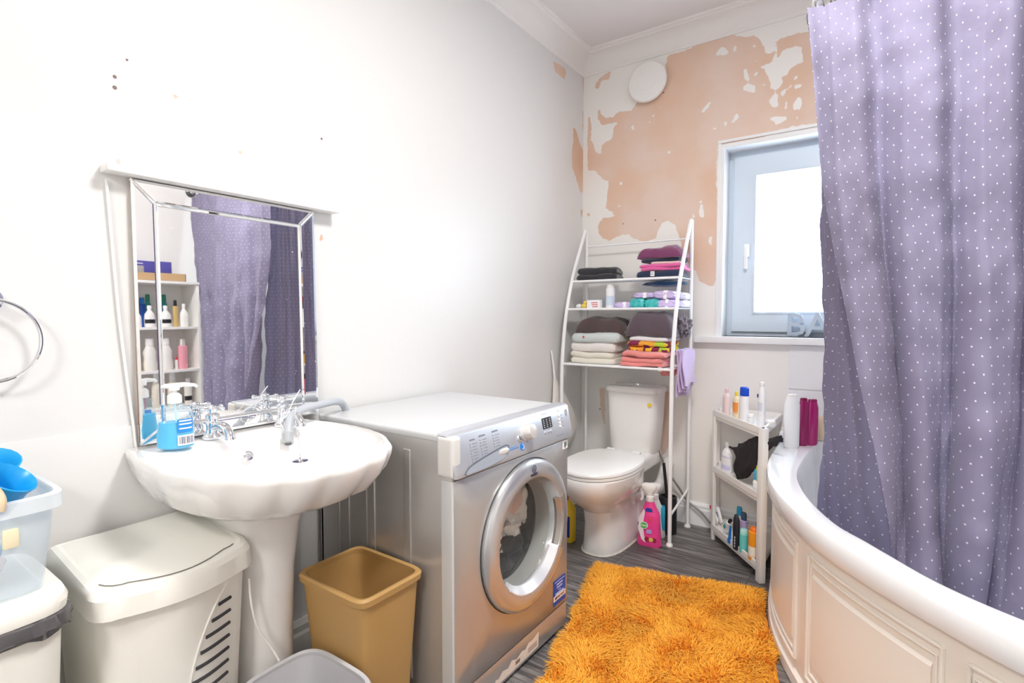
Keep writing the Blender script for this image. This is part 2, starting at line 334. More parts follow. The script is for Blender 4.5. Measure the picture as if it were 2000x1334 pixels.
# floor: grey wood-look vinyl boards
def floormat():
    m = bpy.data.materials.new('grey_wood_vinyl'); m.use_nodes = True; nt = m.node_tree; b = nt.nodes['Principled BSDF']; N = nt.nodes.new; L = nt.links.new
    tc = N('ShaderNodeTexCoord'); oi = N('ShaderNodeObjectInfo'); mpn = N('ShaderNodeMapping'); mpn.inputs['Scale'].default_value = (3.2, 46, 1)
    cmb = N('ShaderNodeCombineXYZ'); mu = N('ShaderNodeMath'); mu.operation = 'MULTIPLY'; mu.inputs[1].default_value = 40; L(oi.outputs['Random'], mu.inputs[0]); L(mu.outputs[0], cmb.inputs[0]); L(mu.outputs[0], cmb.inputs[1])
    L(cmb.outputs[0], mpn.inputs['Location']); L(tc.outputs['Object'], mpn.inputs['Vector'])
    n = N('ShaderNodeTexNoise'); n.inputs['Scale'].default_value = 1.4; n.inputs['Detail'].default_value = 7; n.inputs['Roughness'].default_value = .65; n.inputs['Distortion'].default_value = .7; L(mpn.outputs[0], n.inputs[0])
    cr = N('ShaderNodeValToRGB'); cr.color_ramp.elements[0].position = .30; cr.color_ramp.elements[0].color = (.045, .042, .043, 1); cr.color_ramp.elements[1].position = .74; cr.color_ramp.elements[1].color = (.40, .37, .35, 1)
    e = cr.color_ramp.elements.new(.5); e.color = (.125, .115, .112, 1); L(n.outputs[0], cr.inputs[0])
    mm = N('ShaderNodeMix'); mm.data_type = 'RGBA'; mm.blend_type = 'MULTIPLY'; mm.inputs[0].default_value = 1; L(cr.outputs[0], mm.inputs[6])
    mr = N('ShaderNodeMapRange'); mr.inputs[3].default_value = .75; mr.inputs[4].default_value = 1.25; L(oi.outputs['Random'], mr.inputs[0]); L(mr.outputs[0], mm.inputs[7]); L(mm.outputs[2], b.inputs['Base Color'])
    b.inputs['Roughness'].default_value = .42
    bp = N('ShaderNodeBump'); bp.inputs['Strength'].default_value = .25; bp.inputs['Distance'].default_value = .001; L(n.outputs[0], bp.inputs['Height']); L(bp.outputs[0], b.inputs['Normal'])
    return m
fm = floormat()
fl = tag(link('floor', bx2(NB(), (X0-.1, Y0-.1, -.06), (X1+.1, Y1+.1, -.004)), M('floor_joint', (.20, .19, .18), .8), smooth=False), kind='structure')
meshes = {}
PW, PL = .152, 1.20
row = 0; y = Y1-PW*.55
ys = [Y1]
while ys[-1] > Y0: ys.append(max(Y0, (ys[-1] if len(ys) > 1 else Y1+.05)-PW))
for i in range(len(ys)-1):
    xs = X0-random.random()*PL; wdt = ys[i]-ys[i+1]
    if wdt < .01: continue
    while xs < X1:
        a, b = max(xs, X0), min(xs+PL, X1); xs += PL
        if b-a < .02: continue
        key = (round(b-a, 3), round(wdt, 3))
        if key not in meshes:
            me = bpy.data.meshes.new('plank'); bm = bx(NB(), (0, 0, 0), (b-a-.0012, wdt-.0012, .005), .0006, segs=1); bm.to_mesh(me); bm.free(); me.materials.append(fm); meshes[key] = me
        o = bpy.data.objects.new('plank', meshes[key]); C.objects.link(o); o.location = ((a+b)/2, (ys[i]+ys[i+1])/2, -.0025+.06-.06); o.parent = fl

# window
wn = tag(link('window_1', bx2(bx2(bx2(bx2(NB(), (WX0, 3.145, WZ0), (WX0+.055, 3.205, WZ1)), (WX1-.055, 3.145, WZ0), (WX1, 3.205, WZ1)), (WX0+.055, 3.145, WZ1-.055), (WX1-.055, 3.205, WZ1)), (WX0+.055, 3.145, WZ0), (WX1-.055, 3.205, WZ0+.03)), upvc, smooth=False), kind='structure')
bm = NB()
sa, sb, sc, sd_ = WX0+.05, WX1-.05, WZ0+.025, WZ1-.05
wd = .105
for a, b in [((sa, 3.128, sc), (sa+wd, 3.19, sd_)), ((sb-wd, 3.128, sc), (sb, 3.19, sd_)), ((sa+wd, 3.128, sd_-wd), (sb-wd, 3.19, sd_)), ((sa+wd, 3.128, sc), (sb-wd, 3.19, sc+.095))]: bx2(bm, a, b)
sash = link('window_sash', bm, upvc, wn, smooth=False)
bm = NB(); i0, i1, k0, k1 = sa+wd-.001, sb-wd+.001, sc+.094, sd_-wd+.001
for a, b in [((i0, 3.122, k0), (i0+.012, 3.15, k1)), ((i1-.012, 3.122, k0), (i1, 3.15, k1)), ((i0+.012, 3.123, k1-.012), (i1-.012, 3.15, k1)), ((i0+.012, 3.123, k0), (i1-.012, 3.15, k0+.012))]: bx2(bm, a, b, .003)
link('glazing_bead', bm, upvc, sash)
link('window_pane', bx2(NB(), (i0, 3.158, k0), (i1, 3.162, k1)), thin('window_glass', (1, 1, 1), .96), sash, smooth=False)
bm = NB(); bx2(bm, (-.645, 3.112, 1.50), (-.618, 3.129, 1.57), .004); bx2(bm, (-.640, 3.095, 1.435), (-.624, 3.112, 1.555), .005); link('window_handle', bm, white_pr, sash)
# reveal lining and architrave of the opening
bm = NB(); t = .022
bx2(bm, (WX0, Y1-.004, WZ0), (WX0+t, 3.146, WZ1), .002); bx2(bm, (WX1-t, Y1-.004, WZ0), (WX1, 3.146, WZ1), .002); bx2(bm, (WX0+t, Y1-.0035, WZ1-t), (WX1-t, 3.1455, WZ1))
bx2(bm, (WX0-.012, Y1-.008, WZ0), (WX0+.005, Y1, WZ1+.006), .003); bx2(bm, (WX0-.012, Y1-.009, WZ1+.006), (WX1+.012, Y1, WZ1+.022), .003)
link('reveal_lining', bm, glossw, wn)
link('window_sill', bx2(NB(), (-.868, 2.985, 1.034), (.20, 3.15, 1.070), .006), glossw, wn)
# large wall tiles round the bath, below the sill
tl_m = M('wall_tile', (.84, .84, .86), .22)
for x in np.arange(-.40, 1.2, .455):
    for z0, z1 in ((.575, .805), (.809, 1.031)):
        link('tile', bx2(NB(), (x+.0015, Y1-.007, z0), (min(x+.4535, X1), Y1+.001, z1), .0012, segs=1), tl_m, wb)
# decorative letters on the sill: B A
def letter(ch, x, lab):
    o = thing('decorative_letter', lab, 'letter', (x, 3.09, 1.0705))
    text('letter_body', ch, .165, Matrix.Translation((0, 0, .058)) @ FY, M('carved_letter', (.48, .56, .66), .6, bump=.6, bscale=90), o, .009)
    return o
letter('B', -.382, 'grey carved letter B standing on the white window sill')
letter('A', -.282, 'grey carved letter A on the window sill, partly behind the curtain')

# extractor vent
v = thing('extractor_vent', 'round white extractor vent cover high on the peeling wall', 'vent', (-1.157, Y1, 2.520))
link('cover', lathe(NB(), [(.085, -.001), (.085, -.028), (.112, -.030), (.114, -.036), (.108, -.044), (.06, -.050), (.0, -.051)], (0, 0, 0), 48, 'y'), white_pl, v)
link('centre_disc', lathe(NB(), [(.05, -.046), (.052, -.052), (.046, -.054), (0, -.054)], (0, 0, 0), 32, 'y'), white_pl, v)

# ------------------------------------------------------------------ added ceiling lamp, unseen, to go with the fill light
cl = thing('added_ceiling_light', 'round flush ceiling light in the middle of the ceiling', 'ceiling light', (-.12, 1.08, ZC))
link('base', lathe(NB(), [(.23, 0), (.24, -.01), (.24, -.03), (.215, -.035), (0, -.036)], k=40), white_pl, cl)

# ------------------------------------------------------------------ basin
SY = .778
def basin_ring(z, w_, xb, xf, k=72, fl_=0, nb=20, ph=0):
    pts = []
    for i in range(k+1):
        t = PI*i/k; c, s_ = math.cos(t), math.sin(t)
        m_ = 1+fl_*(abs(math.sin(t*11))-.6)
        yy = w_*math.copysign(abs(c)**.82, c)*m_; xx = (xf-xb)*(abs(s_)**.78)*m_
        pts.append((xb+xx, SY+yy, z))
    pts = [(p[0], SY+(p[1]-SY)*(1-.17*max(0, min(1, (-1.20-p[0])/.36))**1.4), p[2]) for p in pts]
    y0, y1 = pts[-1][1], pts[0][1]
    for j in range(1, nb): pts.append((xb, y0+(y1-y0)*j/nb, z))
    return pts
bs = thing('wash_basin', 'white shell-fluted pedestal basin under the mirror', 'sink', (X0+.3, SY, 0))
xb = X0+.012
rs = [basin_ring(.672, .11, xb+.02, -1.30), basin_ring(.684, .17, xb, -1.22, fl_=.006), basin_ring(.705, .222, xb, -1.13, fl_=.016), basin_ring(.74, .27, xb, -1.055, fl_=.026), basin_ring(.785, .294, xb, -1.015, fl_=.026), basin_ring(.818, .302, xb, -.998, fl_=.016), basin_ring(.833, .304, xb, -.996, fl_=.010), basin_ring(.841, .299, xb, -1.003, fl_=.008), basin_ring(.842, .289, xb+.002, -1.014, fl_=.006),
      basin_ring(.8395, .282, xb+.115, -1.028, fl_=.004), basin_ring(.835, .278, xb+.122, -1.034), basin_ring(.815, .266, xb+.138, -1.050), basin_ring(.78, .235, xb+.16, -1.085), basin_ring(.745, .20, xb+.19, -1.14), basin_ring(.722, .13, xb+.23, -1.21), basin_ring(.713, .05, xb+.28, -1.27), basin_ring(.710, .02, xb+.295, -1.285)]
link('bowl', rings(NB(), rs), ceram, bs, world=True, angle=.9)
PYc = .775
pd = [(-1.425, PYc, 0, .135, .115, 2.6), (-1.425, PYc, .03, .13, .11, 2.6), (-1.42, PYc, .08, .115, .085, 2.4), (-1.415, PYc, .3, .11, .073, 2.4), (-1.41, PYc, .5, .115, .078, 2.4), (-1.405, PYc, .62, .125, .092, 2.4), (-1.40, PYc, .68, .14, .125, 2.3), (-1.395, PYc, .70, .16, .16, 2.2)]
link('pedestal', loft(NB(), pd, 40), ceram, bs, world=True)
link('overflow', lathe(NB(), [(.0, 0), (.0125, 0), (.0135, .003), (.009, .004), (.008, .001), (0, .001)], (0, 0, 0), 18, 'x'), chrome, bs).matrix_local = Matrix.Translation((-1.408-bs.location.x, .755-SY, .80)) @ Matrix.Rotation(-.5, 4, 'Y')
link('drain', lathe(NB(), [(0, 0), (.02, .0), (.022, .003), (.03, .004), (.032, 0)], (-1.275, SY, .712), 20), chrome, bs, world=True)
def tap(x, y, lab, a=0.0):
    t = thing('pillar_tap', lab, 'tap', (x, y, .8415))
    link('tap_body', lathe(NB(), [(.025, 0), (.026, .006), (.019, .014), (.016, .03), (.017, .045), (.014, .05), (.014, .056), (.018, .058), (.018, .066), (.008, .072), (.008, .085)], k=20), chrome, t)
    sp = smooth_pts([(.005, 0, .030), (.04, 0, .040), (.075, 0, .036), (.092, 0, .020), (.094, 0, .010)], 5)
    link('spout', tube(NB(), sp, [.012]*(len(sp)-4)+[.0125, .013, .0135, .0135], 14), chrome, t)
    bm = NB(); lathe(bm, [(.012, .074), (.014, .08), (.012, .09), (.004, .094)], k=14)
    for i in range(4):
        q = a+i*PI/2; d = Vector((math.cos(q), math.sin(q), 0))
        tube(bm, [d*.006+Vector((0, 0, .083)), d*.020+Vector((0, 0, .083)), d*.030+Vector((0, 0, .084))], [.004, .0035, .005], 8); lump(bm, d*.033+Vector((0, 0, .084)), (.0068, .0068, .0068), 0, sub=2)
    link('cross_handle', bm, chrome, t); return t
tap(-1.515, .715, 'chrome cross-head tap on the basin beside the blue soap bottle', .4)
tap(-1.515, .925, 'chrome cross-head tap on the basin under the grey hose', .7)
# plug on its chain
pg = thing('basin_plug', 'small metal basin plug hanging on a thin chain', 'plug', (-1.16, .752, .842))
cp = smooth_pts([(-1.49, .93, .905), (-1.42, .90, .89), (-1.34, .87, .862), (-1.22, .80, .848), (-1.16, .755, .852)], 10)
pt = [P(578, 795, 'x', -1.43), P(577, 822, 'x', -1.40), P(582, 855, 'x', -1.32), P(585, 884, 'x', -1.22), P(586, 896, 'x', -1.165)]
bmc = NB()
for i, q in enumerate(smooth_pts(pt, 9)): lump(bmc, q, (.0021, .0021, .0021), 0, sub=1)
tube(bmc, smooth_pts(pt, 6), .0007, 5); link('chain', bmc, chrome, pg, world=True)
pq = P(586, 902, 'x', -1.16); link('plug_disc', lathe(NB(), [(.010, -.006), (.016, -.004), (.019, .0), (.019, .003), (.004, .004), (.003, .009)], pq, 18), chrome, pg, world=True)
# cable ties on the tap
for n_, pts_, lab in [('cable_tie', [P(560, 812, 'x', -1.47), P(572, 785, 'x', -1.47), P(586, 761, 'x', -1.475)], 'thin white cable tie sticking up from the hose by the tap')]:
    o = thing(n_, lab, 'cable tie', pts_[0]); link('strap', tube(NB(), pts_, .0016, 6), white_pr, o, world=True)
    lp_ = [P(560+13*math.cos(a), 822+13*math.sin(a)*1.2, 'x', -1.455+.012*math.sin(a)) for a in np.linspace(0, 2*PI, 14)[:-1]]
    link('loop', tube(NB(), lp_, .0016, 6, closed=True), white_pr, o, world=True)
# grey drain hose
hp = [(-1.545, 1.20, .80), (-1.535, 1.165, .868), (-1.50, 1.11, .893), (-1.48, 1.03, .895), (-1.47, .97, .893), (-1.455, .925, .885), (-1.44, .90, .868), (-1.425, .886, .84), (-1.405, .872, .812)]
hs = smooth_pts(hp, 10)
hr = [.0115+.0006*(i % 2) for i in range(len(hs))]; hr[-8:] = [.0125]*8
ho = thing('drain_hose', 'grey washing machine hose hooked over the tap into the basin', 'hose', hp[-1])
link('hose_pipe', tube(NB(), hs, hr, 14, caps=False), M('hose_grey', (.47, .50, .54), .45), ho, world=True)
bm = NB(); e = hs[-1]-hs[-4]; e.normalize(); tube(bm, [hs[-1]-e*.032, hs[-1]-e*.03, hs[-1], hs[-1]+e*.001], [.0125, .015, .015, .010], 18, caps=False); tube(bm, [hs[-1]-e*.004, hs[-1]-e*.006], .0105, 16); link('hose_end', bm, M('hose_end_grey', (.40, .42, .44), .5), ho, world=True)
# mirror: five mirror plates with bevelled strips, leaning back a little
def mirrormat():
    m = bpy.data.materials.new('mirror_glass'); m.use_nodes = True; nt = m.node_tree; b = nt.nodes['Principled BSDF']; N = nt.nodes.new; L = nt.links.new
    b.inputs['Metallic'].default_value = 1; b.inputs['Roughness'].default_value = .015; b.inputs['Base Color'].default_value = (.93, .94, .95, 1)
    tc = N('ShaderNodeTexCoord'); vo = N('ShaderNodeTexVoronoi'); vo.inputs['Scale'].default_value = 34; L(tc.outputs['Object'], vo.inputs[0])
    nz = N('ShaderNodeTexNoise'); nz.inputs['Scale'].default_value = 9; L(tc.outputs['Object'], nz.inputs[0])
    su = N('ShaderNodeMath'); su.operation = 'MULTIPLY_ADD'; su.inputs[1].default_value = .42; su.inputs[2].default_value = -.17; L(nz.outputs[0], su.inputs[0])
    lt = N('ShaderNodeMath'); lt.operation = 'LESS_THAN'; L(vo.outputs['Distance'], lt.inputs[0]); L(su.outputs[0], lt.inputs[1])
    d = N('ShaderNodeBsdfDiffuse'); d.inputs[0].default_value = (.8, .8, .82, 1); ms = N('ShaderNodeMixShader')
    sc = N('ShaderNodeMath'); sc.operation = 'MULTIPLY'; sc.inputs[1].default_value = .35; L(lt.outputs[0], sc.inputs[0]); L(sc.outputs[0], ms.inputs[0])
    L(b.outputs[0], ms.inputs[1]); L(d.outputs[0], ms.inputs[2]); L(ms.outputs[0], nt.nodes['Material Output'].inputs[0]); return m
mir = mirrormat(); mirp = M('mirror_polished', (.93, .95, .97), .03, 1)
MY0, MY1, MZ0, MZ1 = .558, 1.083, .846, 1.527
mr_ = thing('wall_mirror', 'silver-edged rectangular mirror on the left wall above the basin', 'mirror', (X0, (MY0+MY1)/2, MZ0))
def mx_(z): return X0+.008+.0122*(MZ1-z)
def plate(name, pts, th=.004, inset=.007, mat=mir, lift=0, tilt=None):
    """pts: (y,z) quad; bevelled edge all round"""
    c = Vector((sum(p[0] for p in pts)/4, sum(p[1] for p in pts)/4)); bm = NB(); R_ = []
    for k_, (s_, dx) in enumerate([(0, 0), (0, th), (1, th+.0012)]):
        r = []
        for j, (yy, zz) in enumerate(pts):
            if s_:
                a = Vector(pts[j-1]); b = Vector((yy, zz)); d = Vector(pts[(j+1) % 4]); e1 = (a-b).normalized(); e2 = (d-b).normalized(); q = b+(e1+e2)*(inset/max(.05, abs(e1.cross(e2))))
            else: q = Vector((yy, zz))
            off = tilt(q.x, q.y) if tilt else 0
            r.append((mx_(q.y)+dx+lift+off, q.x, q.y))
        R_.append(r)
    rings(bm, R_); return link(name, bm, mat, mr_, smooth=False, world=True)
sw = .054; iy0, iy1, iz0, iz1 = MY0+sw, MY1-sw, MZ0+.038, MZ1-sw
link('backing_board', bx2(NB(), (X0+.001, MY0+.004, MZ0+.004), (X0+.008, MY1-.004, MZ1-.004)), M('brown_board', (.35, .22, .13), .8), mr_, smooth=False, world=True)
plate('mirror_glass', [(iy0, iz0), (iy1, iz0), (iy1, iz1), (iy0, iz1)])
TT = .017
plate('mirror_strip', [(MY0, MZ0), (iy0, iz0), (iy0, iz1), (MY0, MZ1)], lift=.002, tilt=lambda y_, z_: TT*(iy0-y_))
plate('mirror_strip', [(iy1, iz0), (MY1, MZ0), (MY1, MZ1), (iy1, iz1)], lift=.002, tilt=lambda y_, z_: TT*(y_-iy1))
plate('mirror_strip', [(iy0, iz1), (iy1, iz1), (MY1, MZ1), (MY0, MZ1)], lift=.002, tilt=lambda y_, z_: TT*(z_-iz1))
plate('mirror_strip', [(MY0, MZ0), (MY1, MZ0), (iy1, iz0), (iy0, iz0)], lift=.002, tilt=lambda y_, z_: TT*(iz0-z_))
for a, b in [((iy0, iz0), (iy0, iz1)), ((iy1, iz0), (iy1, iz1)), ((iy0, iz1), (iy1, iz1)), ((iy0, iz0), (iy1, iz0)), ((MY0, MZ1), (iy0, iz1)), ((MY1, MZ1), (iy1, iz1))]:
    link('mirror_bead', tube(NB(), [(mx_(a[1])+.006, a[0], a[1]), (mx_(b[1])+.006, b[0], b[1])], .0045, 4), mirp, mr_, smooth=False, world=True)
# light over the mirror
ml = thing('mirror_light', 'white strip light along the top of the mirror', 'light', (X0, .83, 1.53))
link('housing', bx2(NB(), (X0, .498, 1.530), (X0+.052, 1.162, 1.548), .004), white_pl, ml, world=True)
link('light_tube', tube(NB(), [(X0+.026, .56, 1.556), (X0+.026, 1.12, 1.556)], .009, 12), M('lamp_tube', (1, 1, 1), .4, emis=(1, .985, .96), estr=6), ml, world=True)
for yy in (.545, 1.135): link('end_cap', bx2(NB(), (X0+.012, yy-.016, 1.546), (X0+.040, yy+.016, 1.568), .003), white_pl, ml, world=True)
# white flex of the light
fp = [lf(205, 352), lf(214, 450), lf(228, 600), lf(240, 700), lf(258, 830), lf(266, 880), lf(292, 925)]
fp = smooth_pts([(X0+.008, q[0], q[1]) for q in fp], 8)
o = thing('power_cord', 'white flex running down the wall left of the mirror', 'cord', fp[-1]); link('cord', tube(NB(), fp, .0035, 8), white_pl, o, world=True)
fp = smooth_pts([P(486, 1130, 'x', -1.30), P(491, 1180, 'x', -1.285), P(503, 1225, 'x', -1.28), P(528, 1262, 'x', -1.27), P(545, 1290, 'x', -1.26)], 8)
o = thing('power_cord', 'white cable looping down beside the basin pedestal', 'cord', fp[-1]); link('cord', tube(NB(), fp, .003, 8), white_pl, o, world=True)
# towel ring
tr = thing('towel_ring', 'chrome towel ring on the left wall', 'towel ring', (X0, .285, 1.215))
link('wall_plate', lathe(NB(), [(.028, 0), (.028, .008), (.012, .012), (.010, .040), (.013, .046), (0, .05)], k=24, ax='x'), chrome, tr)
rp_ = [(.036, .082*math.sin(a), -.088+.088*math.cos(a)) for a in np.linspace(0, 2*PI, 49)[:-1]]
link('ring', tube(NB(), rp_, .0042, 10, closed=True), chrome, tr)

# ------------------------------------------------------------------ bottles
def bottle(name, lab, cat, loc, h, r, body, cap, caph=.25, sy=.65, rz=0, shape='round', band=None, bandz=(.15, .6), group=None, capr=None, capname='cap'):
    t = thing(name, lab, cat, loc, rz, group); hb = h*(1-caph); cr_ = capr or r*.45
    if shape == 'round': pr = [(r*.9, 0), (r, .004), (r, hb*.75), (r*.93, hb*.84), (r*.7, hb*.94), (cr_*.9, hb)]
    elif shape == 'straight': pr = [(r*.95, 0), (r, .004), (r, hb*.98), (cr_*.98, hb)]
    elif shape == 'waist': pr = [(r*.85, 0), (r*.98, .01), (r, hb*.25), (r*.86, hb*.5), (r*.95, hb*.75), (r*.6, hb*.94), (cr_*.9, hb)]
    elif shape == 'tube': pr = [(r*.8, 0), (r, hb*.05), (r*1.02, hb*.5), (r*.98, hb*.85), (r*.7, hb)]
    elif shape == 'flask': pr = [(r*.9, 0), (r, .006), (r*1.0, hb*.5), (r*.9, hb*.7), (r*.5, hb*.86), (cr_*.9, hb*.9), (cr_*.9, hb)]
    link('bottle_body', lathe(NB(), pr, k=24, sy=sy), body, t)
    cs = max(sy, .65) if shape != 'tube' else sy
    link(capname, lathe(NB(), [(cr_, hb-.001), (cr_*1.02, hb+.002), (cr_*.97, h-.004), (cr_*.8, h)], k=20, sy=cs), cap, t)
    if band:
        z0, z1 = bandz[0]*hb, bandz[1]*hb; bm = NB(); rr = []
        for z in (z0, z1):
            ri = np.interp(z, [p[1] for p in pr], [p[0] for p in pr])+.0006
            rr.append([(ri*math.cos(a), ri*sy*math.sin(a), z) for a in np.linspace(-PI*.92, -PI*.08, 14)])
        rings(bm, rr, closed=False); link('paper_label', bm, band, t)
    return t
# soap bottle
sp_ = thing('soap_bottle', 'pump bottle half full of bright blue hand soap on the basin', 'soap bottle', (-1.468, .602, .8425), 1.15)
body = [(.030, 0), (.041, .006), (.042, .03), (.038, .06), (.0365, .085), (.030, .105), (.018, .116), (.013, .12)]
link('soap_body', lathe(NB(), body, k=32, sy=.62, cap=False), thin('clear_plastic', (.93, .98, 1), .88, .08), sp_)
liq = [(.0, .002), (.029, .002), (.0395, .007), (.0405, .03), (.0365, .06), (.0358, .07), (0, .0702)]
link('liquid_soap', lathe(NB(), liq, k=32, sy=.60), M('blue_soap', (.0, .48, .80), .15), sp_)
link('collar', lathe(NB(), [(.0135, .116), (.0165, .118), (.016, .136), (.010, .142), (.0055, .143), (.0055, .152)], k=20), white_pl, sp_)
bm = NB(); loft(bm, [(0, 0, .150, .012, .012, 2), (0, 0, .160, .0125, .012, 2), (0, 0, .166, .010, .010, 2)], 20); tube(bm, [(0, 0, .160), (.020, 0, .163), (.045, 0, .160), (.050, 0, .155)], [.008, .006, .0045, .004], 10); tube(bm, [(0, 0, .160), (-.02, 0, .161), (-.028, 0, .159)], [.008, .006, .003], 10); link('pump_head', bm, white_pl, sp_)
link('dip_tube', tube(NB(), [(0, 0, .118), (.004, 0, .06), (.008, 0, .008)], .0025, 8), M('pale_tube', (.6, .85, .85), .3), sp_)
def curved_label(parent, r, sy, z0, z1, a0, a1, mat, name='paper_label', k=10):
    bm = NB(); rings(bm, [[(r*math.cos(a), r*sy*math.sin(a), z) for a in np.linspace(a0, a1, k)] for z in (z0, z1)], closed=False); return link(name, bm, mat, parent)
curved_label(sp_, .0405, .64, .045, .078, -1.45, -.35, M('soap_label_blue', (.02, .25, .68), .4))
curved_label(sp_, .0425, .64, .012, .038, -1.45, -.35, white_pr)
for i in range(9):
    a = -1.35+i*.10; curved_label(sp_, .0429, .645, .016, .034, a, a+(.05 if i % 3 else .03), navy_pr, 'barcode_bar', 2)
for z_ in (.072, .064, .053): curved_label(sp_, .0409, .645, z_, z_+.0035, -1.35, -.5, white_pr, 'print_line', 8)

# ------------------------------------------------------------------ washing machine
WY0, WY1, WXF, WXB, WZT = 1.085, 1.732, -.962, X0+.024, .850
WYc = .455; DCY = 1.455
wa = thing('washing_machine', 'silver front-loading washing machine between basin and toilet', 'washing machine', ((WXF+WXB)/2, (WY0+WY1)/2, 0))
# cabinet: sides, back, bottom; front sheet with a round hole
bm = NB()
bx2(bm, (WXB, WY0, .012), (WXF-.004, WY0+.012, .832), .004); bx2(bm, (WXB, WY1-.012, .012), (WXF-.004, WY1, .832), .004)
bx2(bm, (WXB, WY0, .012), (WXB+.012, WY1, .832)); bx2(bm, (WXB, WY0, .012), (WXF-.02, WY1, .03))
link('cabinet', bm, silver, wa, world=True)
# raised and pressed ribs on the side
for xx, w_, z0, z1 in [(-1.155, .030, .10, .79), (-1.31, .028, .14, .79), (-1.325+.001, .004, .14, .79), (-1.42, .014, .2, .70), (-1.47, .014, .2, .70)]:
    link('pressed_rib', bx2(NB(), (xx, WY0-.004, z0), (xx+w_, WY0+.004, z1), .0035, segs=3), silver, wa, world=True)
K = 72; cz = WYc; ro = .232
circ = [(DCY+ro*math.cos(2*PI*i/K), cz+ro*math.sin(2*PI*i/K)) for i in range(K)]
def rect_pt(i, y0, y1, z0, z1):
    a = 2*PI*i/K; c, s_ = math.cos(a), math.sin(a); t_ = 1e9
    for lim, comp in ((y1-DCY, c), (y0-DCY, c), (z1-cz, s_), (z0-cz, s_)):
        if abs(comp) > 1e-9 and lim/comp > 0: t_ = min(t_, lim/comp)
    return (DCY+c*t_, cz+s_*t_)
y0, y1, z0, z1 = WY0+.004, WY1-.002, .105, .722
rc = [rect_pt(i, y0, y1, z0, z1) for i in range(K)]
for cnr in [(y0, z0), (y0, z1), (y1, z0), (y1, z1)]:
    j = min(range(K), key=lambda i: (rc[i][0]-cnr[0])**2+(rc[i][1]-cnr[1])**2); rc[j] = cnr
bm = NB(); rings(bm, [[(WXF-.012, *p) for p in rc], [(WXF-.002, *p) for p in rc], [(WXF, DCY+(p[0]-DCY)*.994, cz+(p[1]-cz)*.994) for p in rc], [(WXF, *p) for p in circ], [(WXF-.012, *p) for p in circ]], True, False, False)
link('front_panel', bm, silver, wa, world=True, angle=.9)
link('plinth', bx2(NB(), (WXF-.03, WY0+.006, .014), (WXF-.002, WY1-.004, .100), .003), silver, wa, world=True)
link('corner_trim', bx2(NB(), (WXF-.045, WY0-.0015, .03), (WXF-.001, WY0+.010, .722), .006, segs=3), M('corner_trim_light', (.70, .71, .72), .35, .3), wa, world=True)
link('worktop', bx2(NB(), (WXB-.004, WY0-.002, .824), (WXF-.045, WY1+.002, WZT), .010, segs=4), silver_top, wa, world=True)
# control panel: sloping face
prf = [(WXF-.060, .728), (WXF+.008, .728), (WXF+.010, .740), (WXF-.012, .842), (WXF-.018, .849), (WXF-.030, .853), (WXF-.060, .852)]
rsx = []
for yy, s_ in ((WY0-.001, .92), (WY0+.003, .985), (WY0+.02, 1), (WY1+.010, 1), (WY1+.018, .985), (WY1+.021, .9)):
    c = Vector((WXF-.03, .79)); rsx.append([(c.x+(p[0]-c.x)*s_, yy, c.y+(p[1]-c.y)*s_) for p in prf])
cpan = link('control_panel', rings(NB(), rsx), silver_lt, wa, world=True)
link('panel_cheek', bx2(NB(), (WXF-.058, WY0-.004, .729), (WXF+.004, WY0+.034, .846), .012, segs=4), M('cheek_light', (.72, .71, .69), .4), wa, world=True)
# panel frame of reference: u along +y, v up the slope
pn0 = Vector((WXF+.010, 0, .740)); vdir = (Vector((WXF-.012, 0, .842))-pn0); VL = vdir.length; vdir.normalize(); ndir = Vector((vdir.z, 0, -vdir.x))
PM = Matrix(((0, vdir.x, ndir.x, 0), (1, 0, 0, 0), (0, vdir.z, ndir.z, 0), (0, 0, 0, 1)))
def pan(y_, v_, lift=.0003): return Matrix.Translation(pn0+vdir*v_+ndir*lift+Vector((0, y_, 0))-wa.location) @ PM
def pbar(nm, y_, v_, wdt, hgt, mat, th=.0006, par=None):
    bm = NB(); bmesh.ops.create_cube(bm, size=1); bmesh.ops.transform(bm, matrix=pan(y_, v_) @ Matrix.Diagonal((wdt, hgt, th, 1)), verts=bm.verts); return link(nm, bm, mat, par or cpan, smooth=False)
for cx, v0, n_, hd in [(1.165, .082, 7, .024), (1.212, .086, 8, .03), (1.275, .088, 5, .03)]:
    pbar('panel_heading', cx+.012, v0+.002, hd, .0045, grey_pr)
    bm = NB()
    for j in range(n_):
        for (dx, ww, hh) in ((0, .003, .004), (.018+.004*(j % 3 == 0), .022-.005*(j % 2), .0016)):
            b2 = NB(); bmesh.ops.create_cube(b2, size=1); bmesh.ops.transform(b2, matrix=pan(cx+dx, v0-.010-j*.0085) @ Matrix.Diagonal((ww, hh, .0006, 1)), verts=b2.verts)
            me_ = bpy.data.meshes.new('t'); b2.to_mesh(me_); b2.free(); bm.from_mesh(me_); bpy.data.meshes.remove(me_)
    link('programme_print', bm, grey_pr, cpan, smooth=False)
DY, DV = 1.448, .058
def plathe(nm, prof, y_, v_, mat, k=32, par=None):
    bm = lathe(NB(), prof, k=k); bmesh.ops.transform(bm, matrix=pan(y_, v_, 0), verts=bm.verts); return link(nm, bm, mat, par or cpan)
kn = plathe('programme_dial', [(.029, 0), (.029, .004), (.026, .006), (.024, .030), (.022, .034), (.012, .037), (0, .038)], DY, DV, M('dial_silver', (.72, .70, .68), .3, .3))
plathe('button', [(.011, 0), (.011, .004), (.008, .006), (0, .006)], 1.410, .044, chrome, 20); plathe('button', [(.011, 0), (.011, .004), (.008, .006), (0, .006)], 1.502, .060, chrome, 20)
plathe('blue_badge', [(.0125, 0), (.0125, .0012), (0, .0013)], 1.416, .016, blue_pr, 24)
